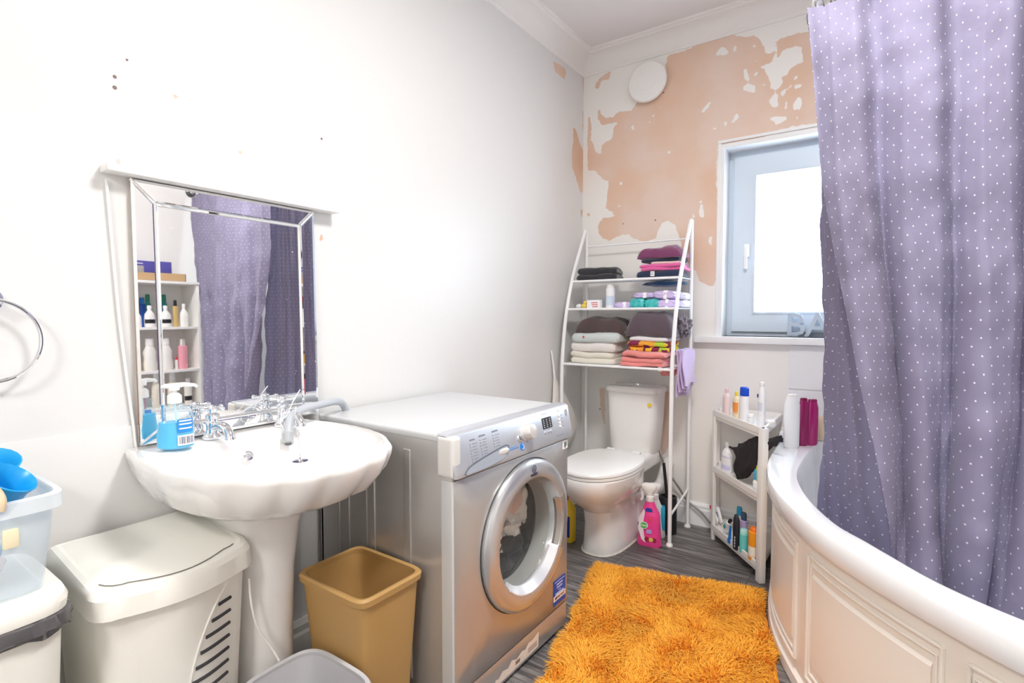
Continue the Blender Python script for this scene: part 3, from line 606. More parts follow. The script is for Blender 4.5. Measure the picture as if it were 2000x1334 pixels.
ar = [(.008*math.cos(a), .008*math.sin(a), .0016) for a in np.linspace(-1.9, 1.6, 12)]
bm = NB(); tube(bm, ar, .0011, 6); bmesh.ops.transform(bm, matrix=pan(1.416, .016, 0), verts=bm.verts); link('badge_arrow', bm, white_pr, cpan)
pbar('blue_underline', 1.366, .018, .058, .0022, blue_pr); pbar('blue_print_line', 1.366, .024, .045, .003, M('blue_soft', (.15, .35, .75), .5))
pbar('display', 1.587, .066, .062, .038, dark, .0012)
for i in range(3):
    for j in range(5): pbar('display_mark', 1.566+i*.020, .0785-j*.0065, .0075, .0020, white_pr, .0022)
for j in range(3): plathe('button', [(.005, 0), (.005, .003), (0, .004)], 1.568+j*.019, .034, silver_lt, 12)
for j in range(4): plathe('button', [(.0055, 0), (.0055, .003), (0, .004)], 1.672, .078-.013*j, white_pl, 12); pbar('print_line', 1.690, .078-.013*j, .008, .002, grey_pr)
pbar('print_line', 1.675, .095, .02, .002, grey_pr); pbar('print_line', 1.66, .010, .05, .0025, grey_pr); pbar('print_line', 1.58, .098, .04, .002, grey_pr)
# detergent drawer grip: a long scooped lens low on the left of the panel
bm = NB(); lens = [(0, 0), (.008, .013), (.03, .021), (.08, .030), (.14, .038), (.20, .044), (.215, .036), (.205, .020), (.18, .008), (.12, .001), (.05, -.001)]
lp2 = smooth_pts([(a, b, 0) for a, b in lens], 5, True); prism(bm, [(p.x, p.y) for p in lp2], .0012, pan(1.128, -.006)); link('drawer_grip', bm, M('grip_blue_grey', (.50, .55, .62), .3, .4), cpan)
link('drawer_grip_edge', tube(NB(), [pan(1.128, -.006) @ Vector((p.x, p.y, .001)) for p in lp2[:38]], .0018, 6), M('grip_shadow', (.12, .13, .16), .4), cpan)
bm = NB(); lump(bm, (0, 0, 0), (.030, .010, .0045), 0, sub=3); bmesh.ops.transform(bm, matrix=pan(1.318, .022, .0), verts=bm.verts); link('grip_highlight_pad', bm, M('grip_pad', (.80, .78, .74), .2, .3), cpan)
# door
dm = M('door_ring_silver', (.62, .63, .65), .24, .7)
dr_ = link('door', lathe(NB(), [(.247, .000), (.2475, .012), (.243, .019), (.232, .024), (.215, .028), (.198, .029), (.190, .026), (.187, .016), (.180, -.004), (.176, -.02), (.232, -.02)], (WXF, DCY, cz), 96, 'x', cap=False), dm, wa, world=True)
link('door_gap', lathe(NB(), [(.2478, .0006), (.2515, .0010), (.2515, .0002), (.2478, .0002)], (WXF, DCY, cz), 96, 'x', cap=False), black, wa, world=True)
gl = link('porthole_glass', lathe(NB(), [(.181, -.002), (.172, -.012), (.166, -.05), (.160, -.085), (.152, -.100), (.140, -.106), (.09, -.108), (0, -.108)], (WXF, DCY, cz), 64, 'x', cap=False), thin('porthole', (.93, .94, .93), .92, .03), dr_)
gl.data.transform(Matrix.Translation(-Vector((WXF, DCY, cz))+Vector((WXF, DCY, cz))-wa.location))
o = link('seal_ring', lathe(NB(), [(.181, -.012), (.178, -.03), (.172, -.075), (.178, -.08), (.20, -.08)], (WXF, DCY, cz), 64, 'x', cap=False), M('door_seal_grey', (.33, .33, .32), .45), wa, world=True)
o = link('drum', lathe(NB(), [(.19, -.078), (.235, -.10), (.235, -.40), (.10, -.42), (0, -.42)], (WXF, DCY, cz), 48, 'x', cap=False), M('drum_steel', (.55, .55, .56), .25, .8), wa, world=True)
# handle scoop on the right of the door
hb_ = NB(); aa = np.linspace(-.52, .42, 14)
rr = []
for a in aa:
    rr.append([(WXF+x_, DCY+r_*math.cos(a), cz+r_*math.sin(a)) for r_, x_ in ((.222, .0275), (.196, .031), (.176, .012), (.178, .002), (.205, .005))])
rings(hb_, rr); link('door_handle', hb_, M('handle_grey', (.42, .41, .39), .3, .6), dr_, world=True)
rr = []
for a in np.linspace(-2.35, -.56, 22):
    rr.append([(WXF+x_, DCY+r_*math.cos(a), cz+r_*math.sin(a)) for r_, x_ in ((.191, .0275), (.187, .028), (.166, .004), (.166, -.004), (.176, .0))])
link('inner_crescent', rings(NB(), rr), M('crescent_silver', (.80, .82, .86), .25, .4), dr_, world=True)
# emblem and name on the door ring
em = FX.copy(); em.translation = Vector((WXF+.0292, DCY, cz+.222))-wa.location
lg = link('door_emblem', tube(NB(), [em @ Vector((.010*math.cos(a), .012*math.sin(a), 0)) for a in np.linspace(0, 2*PI, 25)[:-1]], .0010, 6, closed=True), navy_pr, dr_)
b2 = NB(); prism(b2, [(-.0012, -.007), (.0012, -.007), (.0012, .004), (-.0012, .004)], .001, em); prism(b2, [(-.0014, .006), (.0014, .006), (.0014, .0088), (-.0014, .0088)], .001, em); link('emblem_stroke', b2, navy_pr, dr_, smooth=False)
em2 = FX.copy(); em2.translation = Vector((WXF+.0300, DCY, cz+.2035))-wa.location; text('brand_lettering', 'INDESIT', .0115, em2, navy_pr, dr_)
# blue sticker
def front(y_, z_, l=.0006): m_ = FX.copy(); m_.translation = Vector((WXF+l, y_, z_))-wa.location; return m_
st = link('blue_sticker', prism(NB(), [(-.043, -.048), (.043, -.048), (.043, .046), (-.043, .046)], .0006, front(1.672, .168)), M('sticker_blue', (.01, .07, .42), .4), wa, smooth=False)
link('sticker_stripe', prism(NB(), [(-.043, -.031), (.043, -.031), (.043, -.012), (-.043, -.012)], .0012, front(1.672, .168)), M('sticker_cream', (.85, .78, .68), .5), st, smooth=False)
text('sticker_lettering', 'IMPORTANT', .0145, front(1.672, .1465, .002), M('maroon_print', (.18, .03, .06), .5), st, sx=.88)
for j, (w_, h_) in enumerate([(.07, .003), (.045, .006), (.04, .006), (.02, .003), (.06, .009)]):
    link('sticker_print', prism(NB(), [(-w_/2, -h_/2), (w_/2, -h_/2), (w_/2, h_/2), (-w_/2, h_/2)], .001, front(1.672, .206-j*.0115)), M('sticker_pale', (.45, .55, .80), .5), st, smooth=False)
# torn label on plinth, energy label at the right
tn = [(0, -.012), (.25, -.010), (.252, .040), (.215, .030), (.19, .034), (.17, .020), (.15, .026), (.12, .014), (.09, .026), (.07, .010), (.04, .018), (.02, .004), (.0, .010)]
link('torn_label', prism(NB(), tn, .0006, front(1.28, .035, -.0018)), M('torn_paper', (.80, .68, .58), .8, var=.15, bscale=150), wa, smooth=False)
link('torn_print', prism(NB(), [(.11, .0), (.135, .0), (.135, .012), (.11, .012)], .0009, front(1.28, .035, -.0018)), M('print_brown', (.25, .17, .13), .7), wa, smooth=False)
link('torn_print', prism(NB(), [(.185, .0), (.24, .0), (.24, .018), (.185, .018)], .0009, front(1.28, .035, -.0018)), M('print_tan', (.55, .42, .34), .7), wa, smooth=False)
link('energy_label', prism(NB(), [(0, 0), (.040, 0), (.040, .032), (0, .032)], .0006, front(1.688, .688)), white_pr, wa, smooth=False)
link('energy_print', prism(NB(), [(.016, .005), (.024, .005), (.024, .026), (.016, .026)], .001, front(1.688, .688)), dark, wa, smooth=False); link('energy_print', prism(NB(), [(.028, .010), (.034, .010), (.034, .024), (.028, .024)], .001, front(1.688, .688)), M('green_print', (.1, .35, .2), .5), wa, smooth=False)
for yy in (WY0+.06, WY1-.06):
    for xx in (WXB+.06, WXF-.06): link('foot', lathe(NB(), [(.022, 0), (.022, .008), (.010, .010), (.010, .016)], (xx, yy, 0), 14), black, wa, world=True)
# laundry in the drum
def cloth_lump(bm, c, s, seed, amp=.5): lump(bm, c, s, amp, 2.6, seed, 4)
la = thing('laundry', 'crumpled pink, white and black laundry inside the washing machine', 'laundry', (WXF-.25, DCY, .30))
bm = NB(); cloth_lump(bm, (WXF-.165, 1.565, .52), (.045, .05, .09), 2); cloth_lump(bm, (WXF-.16, 1.54, .585), (.04, .05, .04), 5, .7); link('pink_cloth', bm, M('laundry_pink', (.78, .55, .48), .9, bump=.8, bscale=40, sheen=.3), la, world=True)
bm = NB(); cloth_lump(bm, (WXF-.155, 1.60, .47), (.04, .045, .10), 9, .8); cloth_lump(bm, (WXF-.16, 1.52, .42), (.045, .09, .045), 12, .9); cloth_lump(bm, (WXF-.15, 1.45, .36), (.03, .04, .035), 22, .8); link('white_cloth', bm, M('laundry_white', (.80, .76, .72), .9, bump=.8, bscale=40, sheen=.3), la, world=True)
bm = NB(); cloth_lump(bm, (WXF-.17, 1.52, .325), (.055, .12, .085), 15, .5); cloth_lump(bm, (WXF-.165, 1.50, .48), (.03, .05, .02), 18, .5); link('dark_cloth', bm, M('laundry_dark', (.03, .026, .032), .9, bump=.8, bscale=40, sheen=.3), la, world=True)

# ------------------------------------------------------------------ bins, hamper and box
def open_bin(name, lab, ring, z, top, bot, mat, wall=.004, n=8, rim=.008, rim_h=.02):
    """rounded square waste bin; top / bot = (cx,cy,rx,ry)"""
    t = thing(name, lab, 'bin', (bot[0], bot[1], 0))
    rs = [sup(bot[0], bot[1], 0.001, bot[2], bot[3], n, 48), sup(bot[0], bot[1], .006, bot[2], bot[3], n, 48)]
    for f_ in (.25, .5, .75, 1): rs.append(sup(*[bot[i]+(top[i]-bot[i])*f_ for i in (0, 1)], z*f_, bot[2]+(top[2]-bot[2])*f_, bot[3]+(top[3]-bot[3])*f_, n, 48))
    for f_ in (1, .5, .04): rs.append(sup(*[bot[i]+(top[i]-bot[i])*f_ for i in (0, 1)], max(z*f_, .012), bot[2]+(top[2]-bot[2])*f_-wall, bot[3]+(top[3]-bot[3])*f_-wall, n, 48))
    link('bin_body', rings(NB(), rs), mat, t, world=True)
    r2 = [sup(top[0], top[1], z-rim_h, top[2]-.001, top[3]-.001, n, 48), sup(top[0], top[1], z-rim_h, top[2]+rim*.8, top[3]+rim*.8, n, 48), sup(top[0], top[1], z-.004, top[2]+rim, top[3]+rim, n, 48), sup(top[0], top[1], z+.002, top[2]+rim*.4, top[3]+rim*.4, n, 48), sup(top[0], top[1], z-.001, top[2]-wall*1.5, top[3]-wall*1.5, n, 48), sup(top[0], top[1], z-rim_h, top[2]-wall*1.2, top[3]-wall*1.2, n, 48)]
    link('bin_rim', rings(NB(), r2, True, False, False), mat, t, world=True); return t
tb = open_bin('waste_bin', 'tall square tan plastic waste bin beside the washing machine', None, .46, (-1.195, .955, .137, .107), (-1.195, .962, .100, .082), brown_pl, n=9)
link('price_sticker', bx2(NB(), (-1.106, .905, .385), (-1.1045, .917, .398)), M('sticker_beige', (.85, .78, .65), .6), tb, smooth=False, world=True).rotation_euler = (0, 0, 0)
open_bin('waste_bin', 'grey rounded plastic waste bin in front of the basin pedestal', None, .285, (-1.12, .728, .135, .112), (-1.12, .728, .10, .085), grey_pl, n=4.2, rim=.006, rim_h=.016)
# laundry hamper
hx0, hx1, hy0, hy1 = X0+.026, -1.262, .366, .694
hm = thing('laundry_hamper', 'cream plastic laundry hamper with slotted front and closed lid', 'laundry basket', ((hx0+hx1)/2, (hy0+hy1)/2, 0))
def hring(z, ins=0.0, bow=.03, k=14):
    a0, a1, b0, b1 = hx0+ins*.3, hx1-ins, hy0+ins, hy1-ins; pts = []; R_ = .045
    def arc(cx, cy, s0): return [(cx+R_*math.cos(s0+PI/2*j/5), cy+R_*math.sin(s0+PI/2*j/5), z) for j in range(6)]
    pts += [(a0, b1, z), (a0, b0, z)]
    pts += arc(a1-R_-.01, b0+R_, -PI/2)
    for j in range(1, k):
        f_ = j/k; pts.append((a1-.01+bow*math.sin(PI*f_), b0+R_+(b1-b0-2*R_)*f_, z))
    pts += arc(a1-R_-.01, b1-R_, 0)
    return pts
link('hamper_body', rings(NB(), [hring(.001, .034), hring(.01, .032), hring(.30, .020), hring(.565, .008), hring(.575, .008)]), cream_pl, hm, world=True, angle=.9)
def rise(r, f_=.035): return [(p[0], p[1], p[2]+f_*max(0, (hx1-p[0])/(hx1-hx0))) for p in r]
link('hamper_lid', rings(NB(), [rise(hring(.558, .004)), rise(hring(.560, -.006)), rise(hring(.600, -.004)), rise(hring(.612, .003)), rise(hring(.616, .012)), rise(hring(.613, .020)), rise(hring(.616, .028)), rise(hring(.621, .06)), rise(hring(.622, .10, .01))]), cream_pl, hm, world=True, angle=.5)
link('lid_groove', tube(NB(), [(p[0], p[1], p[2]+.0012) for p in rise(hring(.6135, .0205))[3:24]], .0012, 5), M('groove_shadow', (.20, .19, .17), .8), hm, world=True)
# slots on the right part of the front
slot = M('slot_dark', (.05, .05, .055), .8)
for j in range(15):
    z_ = .505-j*.031; f1 = .925; w_ = [.16, .24, .31, .37, .42, .46, .48, .50, .50, .50, .49, .47, .44, .40, .36][j]
    ins = .008+(.565-z_)*.045; b0, b1 = hy0+ins+.045, hy1-ins-.045; pts_ = []
    for f_ in np.linspace(f1+.06-w_, f1+.06, 8):
        f2 = min(f_, 1.0); pts_.append((hx1-ins-.01+.03*math.sin(PI*f2)+.0008, b0+(b1-b0)*f_, z_+.010*(f_-.5)*(-1)))
    link('slot', tube(NB(), pts_, .0042, 6, rz=1), slot, hm, world=True)
af = []
for f_, z_ in [(.97, .55), (.90, .535), (.80, .51), (.71, .48), (.63, .445), (.57, .41), (.52, .37), (.485, .33), (.46, .28), (.45, .22), (.455, .15), (.48, .09)]:
    ins = .008+(.565-z_)*.045; b0, b1 = hy0+ins+.045, hy1-ins-.045; af.append((hx1-ins-.01+.03*math.sin(PI*f_)+.0005, b0+(b1-b0)*f_, z_))
link('moulded_ridge', tube(NB(), smooth_pts(af, 3), .0025, 6), cream_pl, hm, world=True)
# lined waste bin far left
lb = thing('lidded_bin', 'cream bin with a black liner at the left edge', 'bin', (-1.39, .17, 0))
bz = [(-1.39, .155, .001, .130, .135, 6), (-1.39, .155, .30, .145, .150, 6), (-1.39, .155, .60, .160, .163, 6)]
link('bin_body', loft(NB(), bz, 48), cream_pl, lb, world=True)
bg = []
for q, (z_, ex) in enumerate([(.604, .0), (.602, .010), (.610, .014), (.612, .014), (.632, .011), (.637, .004)]):
    r = sup(-1.39, .155, z_, .160+ex, .163+ex, 6, 64); bg.append([(p[0]+.003*math.sin(i*2.3+q), p[1]+.003*math.cos(i*1.7+q), p[2]+(.006*math.sin(i*.9+q) if q < 2 else 0)) for i, p in enumerate(r)])
link('bin_liner', rings(NB(), bg), M('black_liner', (.10, .095, .10), .18), lb, world=True)
link('bin_lid', loft(NB(), [(-1.39, .155, .636, .168, .171, 6), (-1.39, .155, .652, .170, .173, 6), (-1.39, .155, .662, .166, .169, 6), (-1.39, .155, .666, .150, .153, 6)], 48), cream_pl, lb, world=True)
# translucent storage box on it
sb_ = thing('storage_box', 'translucent storage box standing on the cream lidded bin', 'storage box', (-1.42, .14, .667))
clr = thin('frosted_box', (.93, .96, .98), .74, .25)
bm = NB(); B0 = (-1.415, .148)
rings(bm, [sup(*B0, .668, .135, .150, 10, 40), sup(*B0, .74, .143, .160, 10, 40), sup(*B0, .845, .150, .170, 10, 40), sup(*B0, .845, .148, .168, 10, 40), sup(*B0, .74, .141, .158, 10, 40), sup(*B0, .671, .133, .148, 10, 40)], True, True, True); link('box_body', bm, clr, sb_, world=True)
bm = NB(); rings(bm, [sup(*B0, .820, .1505, .1705, 10, 40), sup(*B0, .822, .160, .180, 10, 40), sup(*B0, .848, .160, .180, 10, 40), sup(*B0, .850, .149, .169, 10, 40)], True, False, False); link('box_rim', bm, thin('frosted_rim', (.92, .96, .98), .45, .25), sb_, world=True)
link('box_clip', bx2(NB(), (-1.274, .235, .765), (-1.264, .258, .800), .004), M('clip_cream', (.82, .74, .52), .4), sb_, world=True)
for q, (lab, c, s_, col, sd2) in enumerate([('bright blue plastic tub lying in the storage box', (-1.335, .245, .855), (.038, .036, .036), (.01, .33, .72), 1), ('second blue tub behind the cream hook in the storage box', (-1.44, .250, .865), (.042, .038, .036), (.02, .38, .75), 4), ('blue bottle at the bottom of the storage box', (-1.34, .19, .765), (.045, .055, .05), (.06, .40, .72), 6)]):
    o = thing('blue_tub', lab, 'tub', (c[0], c[1], c[2]-s_[2])); b2 = NB()
    lathe(b2, [(s_[0]*.75, 0), (s_[0], .006), (s_[0]*1.05, s_[2]*1.5), (s_[0]*1.2, s_[2]*1.9), (s_[0]*1.15, s_[2]*1.95), (s_[0]*.95, s_[2]*1.6), (s_[0]*.85, .02)], k=20)
    bmesh.ops.rotate(b2, cent=(0, 0, s_[2]), matrix=Matrix.Rotation(.5*(q-1), 3, 'X') @ Matrix.Rotation(.4, 3, 'Y'), verts=b2.verts); link('tub_shell', b2, M('tub_blue%d' % q, col, .3), o)
o = thing('cream_hook', 'cream plastic hook hanging over the storage box edge', 'hook', (-1.29, .19, .83)); link('hook', tube(NB(), smooth_pts([(-1.40, .16, .872), (-1.35, .195, .886), (-1.30, .225, .880), (-1.264, .235, .860), (-1.256, .232, .838)], 6), .0075, 10), M('hook_cream', (.62, .50, .33), .45), o, world=True)
o = thing('pink_cloth_bundle', 'pale pink cloth bundle in the bottom of the storage box', 'cloth', (-1.36, .12, .672)); link('cloth', lump(NB(), (-1.36, .12, .715), (.075, .12, .042), .35, 2.2, 3, 4), M('pale_pink_cloth', (.72, .60, .60), .9), o, world=True)

# ------------------------------------------------------------------ toilet
TX = -1.155
to = thing('toilet', 'white close-coupled toilet with closed lid', 'toilet', (TX, 2.55, 0))
pan_ = [(TX, 2.60, 0, .105, .265, 2.8), (TX, 2.60, .012, .108, .268, 2.8), (TX, 2.60, .05, .104, .262, 2.7), (TX, 2.59, .14, .100, .250, 2.6), (TX, 2.575, .215, .104, .255, 2.4), (TX, 2.53, .27, .130, .290, 2.3), (TX, 2.485, .32, .160, .305, 2.2), (TX, 2.455, .37, .174, .300, 2.15), (TX, 2.445, .405, .180, .290, 2.1), (TX, 2.445, .412, .176, .286, 2.1)]
link('pan', loft(NB(), pan_, 56), ceram, to, world=True)
link('pan_shelf', bx2(NB(), (TX-.12, 2.66, .33), (TX+.12, 2.99, .418), .03, segs=4), ceram, to, world=True)
for s_ in (1, -1): link('side_fixing', lathe(NB(), [(.008, 0), (.007, .003*s_), (0, .004*s_)], (TX+s_*.103, 2.67, .075), 12, 'x'), M('fixing_dark', (.12, .08, .07), .6), to, world=True)
link('trap_moulding', tube(NB(), smooth_pts([(TX+.085, 2.62, .25), (TX+.098, 2.68, .20), (TX+.100, 2.70, .10), (TX+.10, 2.70, .02)], 6), .03, 12), ceram, to, world=True)
def lidr(z, s_, w_=.183, f=2.165, b=2.70):
    cy = 2.44; out = []
    for i in range(56):
        t = 2*PI*i/56; c, q = math.cos(t), math.sin(t)
        yy = (cy-(cy-f)*abs(q)**.95) if q < 0 else (cy+(b-cy)*abs(q)**.55)
        xx = w_*math.copysign(abs(c)**(.95 if q < 0 else .8), c)*(1 if q < 0 else 1-.10*abs(q))
        out.append((TX+xx*s_, cy+(yy-cy)*s_, z))
    return out
link('seat', rings(NB(), [lidr(.414, .985), lidr(.416, 1.0), lidr(.426, 1.0), lidr(.428, .985)]), white_pl, to, world=True)
link('lid', rings(NB(), [lidr(.430, .985), lidr(.432, 1.005), lidr(.440, 1.005), lidr(.447, .985), lidr(.451, .93), lidr(.454, .80), lidr(.456, .5), lidr(.456, .2)]), white_pl, to, world=True)
for s_ in (1, -1): link('hinge', lathe(NB(), [(.012, -.02), (.012, .02)], (TX+s_*.075, 2.705, .438), 12, 'x'), white_pl, to, world=True)
ci = [(TX-.012, 2.905, .405, .125, .090, 5), (TX-.012, 2.905, .415, .132, .094, 5), (TX-.012, 2.908, .60, .144, .100, 5), (TX-.012, 2.91, .750, .151, .104, 5)]
link('cistern', loft(NB(), ci, 48), ceram, to, world=True)
link('cistern_lid', loft(NB(), [(TX-.012, 2.905, .748, .151, .106, 5), (TX-.012, 2.905, .752, .159, .113, 5), (TX-.012, 2.905, .772, .159, .113, 5), (TX-.012, 2.905, .783, .151, .105, 4.5), (TX-.012, 2.905, .788, .12, .07, 4), (TX-.012, 2.905, .789, .05, .03, 3)], 48), ceram, to, world=True)
link('flush_button', lathe(NB(), [(.022, .787), (.022, .795), (.018, .798), (0, .798)], (TX, 2.905, 0), 20), chrome, to, world=True)
link('yellow_sticker', lathe(NB(), [(.014, 0), (.014, -.0012), (0, -.0013)], (TX+.105, 2.806, .69), 16, 'y', sx=.7), M('yellow_sticker', (.85, .62, .05), .5), to, world=True)
link('sealant', loft(NB(), [(TX, 2.60, .0005, .114, .274, 2.8), (TX, 2.60, .006, .109, .269, 2.8)], 56), M('sealant_dirty', (.62, .58, .52), .8, var=.3, bscale=60), to, world=True)
wp = thing('waste_pipe', 'grey-white plastic bend behind the toilet pan', 'pipe', (TX+.12, 2.90, .2))
b2 = NB(); tube(b2, smooth_pts([(TX+.02, 2.84, .20), (TX+.10, 2.86, .19), (TX+.15, 2.88, .24), (TX+.155, 2.93, .30), (TX+.14, 3.02, .33)], 6), .034, 20); link('pipe', b2, white_pl, wp, world=True)
b2 = NB(); tube(b2, [(TX+.085, 2.857, .19), (TX+.105, 2.862, .192)], .041, 20); link('pipe_collar', b2, grey_pl, wp, world=True)
fx = smooth_pts([(TX+.115, 2.93, .42), (TX+.13, 2.95, .36), (TX+.165, 2.97, .28), (TX+.22, 2.985, .20), (TX+.26, 2.99, .14), (TX+.34, 2.985, .09), (-.765, 2.985, .04), (-.745, 2.985, .030)], 8)
o = thing('water_pipe', 'thin grey water hose curving from cistern along the skirting', 'pipe', fx[0]); link('pipe', tube(NB(), fx, .006, 10), M('pipe_grey', (.30, .28, .26), .35, .3), o, world=True)

# ------------------------------------------------------------------ shelf rack over the toilet
RX0, RX1, RYB = -1.515, -.878, 2.955
rk = thing('over_toilet_rack', 'white metal shelf rack standing over the toilet', 'shelf rack', ((RX0+RX1)/2, 2.8, 0))
for xx in (RX0, RX1):
    link('back_post', tube(NB(), [(xx, RYB, .012), (xx, RYB, 1.70)], .009, 12), white_mt, rk, world=True)
    cv = smooth_pts([(xx, 2.652, .012), (xx, 2.652, .45), (xx, 2.652, .84), (xx, 2.665, 1.0), (xx, 2.70, 1.19), (xx, 2.765, 1.38), (xx, 2.85, 1.55), (xx, 2.935, 1.70)], 6)
    link('front_post', tube(NB(), cv, .0105, 12), white_mt, rk, world=True)
    link('side_brace', tube(NB(), [(xx, 2.655, .155), (xx, RYB, .215)], .006, 10), white_mt, rk, world=True)
    for yy in (2.652, RYB): link('foot_cap', lathe(NB(), [(.017, 0), (.018, .004), (.014, .014), (.010, .018)], (xx, yy, 0), 14), white_pl, rk, world=True)
link('top_rail', tube(NB(), [(RX0, RYB, 1.602), (RX1, RYB, 1.602)], .005, 8), white_mt, rk, world=True)
link('top_rail', tube(NB(), [(RX0, 2.95, .86), (RX1, 2.95, .86)], .004, 8), white_mt, rk, world=True)
SH = [(.910, 2.655), (1.222, 2.708), (1.384, 2.766)]
for z_, yf in SH:
    s_ = link('shelf', bx2(NB(), (RX0+.003, yf+.004, z_-.006), (RX1-.003, RYB, z_), .002), M('shelf_sheet', (.82, .87, .90), .35), rk, world=True)
    link('shelf_rail', tube(NB(), [(RX0, yf, z_-.004), (RX1, yf, z_-.004)], .007, 10), white_mt, rk, world=True)
# folded towels
def towelmat(nm, col, b=.6): return M('terry_'+nm, col, .95, bump=b, bscale=260, sheen=.5, var=.06)
def towel(lab, c, s_, mat, layers=3, seed=1, rz=0, cat='towel', droop=0, fold='x', name='folded_towel', group=None, amp=.10):
    """folded cloth: layers of soft slabs, joined along the folded edge; c = centre of the underside"""
    t = thing(name, lab, cat, c, rz, group); bm = NB(); h = s_[2]/layers; rr_ = random.Random(seed)
    for i in range(layers):
        k, m_ = 26, 14; ins = rr_.uniform(0, .05); dx = rr_.uniform(-.03, .03)*s_[0]; dy = rr_.uniform(-.05, .05)*s_[1]; rows = []
        for a in range(k):
            # cross-section ring around the slab, along x
            u = -1+2*a/(k-1); e = (1-abs(u)**14)**.5 if abs(u) < 1 else 0
            ring = []
            for b in range(m_*2):
                t_ = 2*PI*b/(m_*2); cc, ss = math.cos(t_), math.sin(t_)
                yy = math.copysign(abs(cc)**.45, cc)*s_[1]/2*(1-ins)*(.86+.14*e); zz = math.copysign(abs(ss)**.7, ss)*h*.66*(.55+.45*e)
                p = Vector((u*s_[0]/2*(1-ins)+dx, yy+dy, h*(i+.5)+zz))
                nz_ = noise.noise(Vector((p.x*9, p.y*9, i*2.3+seed)))*s_[2]*amp*1.6; p.z += nz_ + noise.noise(Vector((p.x*30, p.y*30, seed)))*s_[2]*amp*.5
                p.y += noise.noise(Vector((p.x*8, i*5.1+seed, 3)))*.014; p.x += noise.noise(Vector((p.y*12, i*3.7+seed, 8)))*.012
                if droop: p.z -= droop*max(0, abs(u)-.5)**2*4*s_[2]
                if i == 0: p.z = max(p.z, .0005)
                ring.append(p)
            rows.append(ring)
        rings(bm, rows)
    link('folded_cloth', bm, mat, t); return t
def tag_on(t, x, y, z, w_=.022, h_=.026, bars=True):
    link('care_tag', bx2(NB(), (x-w_/2, y-.0015, z-h_), (x+w_/2, y, z), .0004), white_pr, t)
    if bars:
        for j in range(3): link('tag_print', bx2(NB(), (x-w_*.35, y-.0022, z-h_*.3-j*h_*.2), (x+w_*.3, y-.0014, z-h_*.3-j*h_*.2+.002)), grey_pr, t, smooth=False)
z2, z3, z4 = SH[2][0]+.0005, SH[1][0]+.0005, SH[0][0]+.0005
# top shelf
towel('black folded garment at the left end of the top rack shelf', (-1.372, 2.85, z2), (.245, .15, .068), towelmat('black', (.028, .028, .034)), 2, 3, .10, 'clothing', name='folded_garment')
T = towel('navy towel at the bottom of the right pile on the top shelf', (-1.01, 2.86, z2), (.255, .17, .036), towelmat('navy', (.015, .03, .075)), 1, 5, 0)
tag_on(T, -.02, -.088, .034)
towel('bright pink folded towel between navy towels on the top shelf', (-.995, 2.86, z2+.037), (.235, .16, .036), towelmat('pink', (.75, .12, .38)), 2, 8, .04)
towel('thin pale peach cloth above the bright pink towel', (-.975, 2.87, z2+.072), (.16, .14, .014), towelmat('peach', (.80, .58, .55)), 1, 9, .1, 'cloth', name='folded_cloth_piece')
towel('dark navy towel just under the plum towel on the top shelf', (-1.0, 2.87, z2+.085), (.215, .15, .022), towelmat('navy2', (.012, .022, .05)), 1, 11, 0)
towel('plum folded towel at the very top of the rack', (-1.01, 2.87, z2+.107), (.25, .15, .055), towelmat('plum', (.20, .045, .13)), 1, 13, -.02, droop=.5, amp=.25)
# cloth bulging behind and below the top shelf
o = thing('hanging_navy_cloth', 'navy cloth bulging down below the top shelf', 'cloth', (-1.0, 2.90, z2-.06))
link('cloth', lump(NB(), (-.995, 2.88, z2-.028), (.115, .055, .018), .2, 2, 4, 4), towelmat('navy3', (.015, .07, .15)), o, world=True)
# second shelf
lav = towelmat('lavender', (.58, .44, .72), .3); lav2 = M('pack_film_lavender', (.62, .50, .78), .3, bump=.5, bscale=40)
def pack(lab, c, s_, mat, seed, band=True, rz=0):
    t = thing('soft_pack', lab, 'packet', c, rz); b2 = lump(NB(), (0, 0, s_[2]/2), (s_[0]/2, s_[1]/2, s_[2]/2), .12, 3, seed, 3, 5.0); link('pack_body', b2, mat, t)
    if band: link('pack_band', bx(NB(), (s_[0]*.06, 0, s_[2]/2), (s_[0]*.16, s_[1]*1.01, s_[2]*1.02), .003), white_pr, t)
    return t
teal = M('teal_pattern_film', (.06, .50, .50), .3, var=.5, bscale=70)
o = thing('white_shell', 'small white round trinket at the left end of the middle shelf', 'ornament', (-1.475, 2.78, z3)); link('body', lump(NB(), (0, 0, .014), (.018, .015, .014), .2, 3, 2, 3), white_pl, o)
dk = thing('rubber_duck', 'tiny yellow toy with orange beak on the middle shelf', 'toy', (-1.43, 2.76, z3)); yl = M('duck_yellow', (.85, .60, .10), .4)
link('duck_body', lump(NB(), (0, 0, .014), (.019, .015, .014), .05, 2, 1, 3), yl, dk); link('duck_head', lump(NB(), (.006, 0, .034), (.011, .011, .011), 0, sub=3), yl, dk); link('beak', lump(NB(), (.019, -.002, .031), (.006, .005, .003), 0, sub=2), M('beak_orange', (.7, .18, .06), .5), dk)
bxo = thing('small_box', 'small white carton with red print on the middle shelf', 'box', (-1.365, 2.76, z3)); link('carton', bx2(NB(), (-.040, -.018, 0), (.040, .018, .048), .001), white_pr, bxo)
for j in range(3): link('red_print_line', bx2(NB(), (-.012+.004*j, -.0188, .030-.011*j), (.030, -.0178, .034-.011*j)), red_pr, bxo, smooth=False)
bottle('talc_bottle', 'tall white cylindrical bottle on the middle rack shelf', 'bottle', (-1.285, 2.80, z3), .135, .026, white_pr, white_pl, .14, 1, band=M('pale_blue_label', (.62, .72, .82), .5), shape='straight', capr=.022)
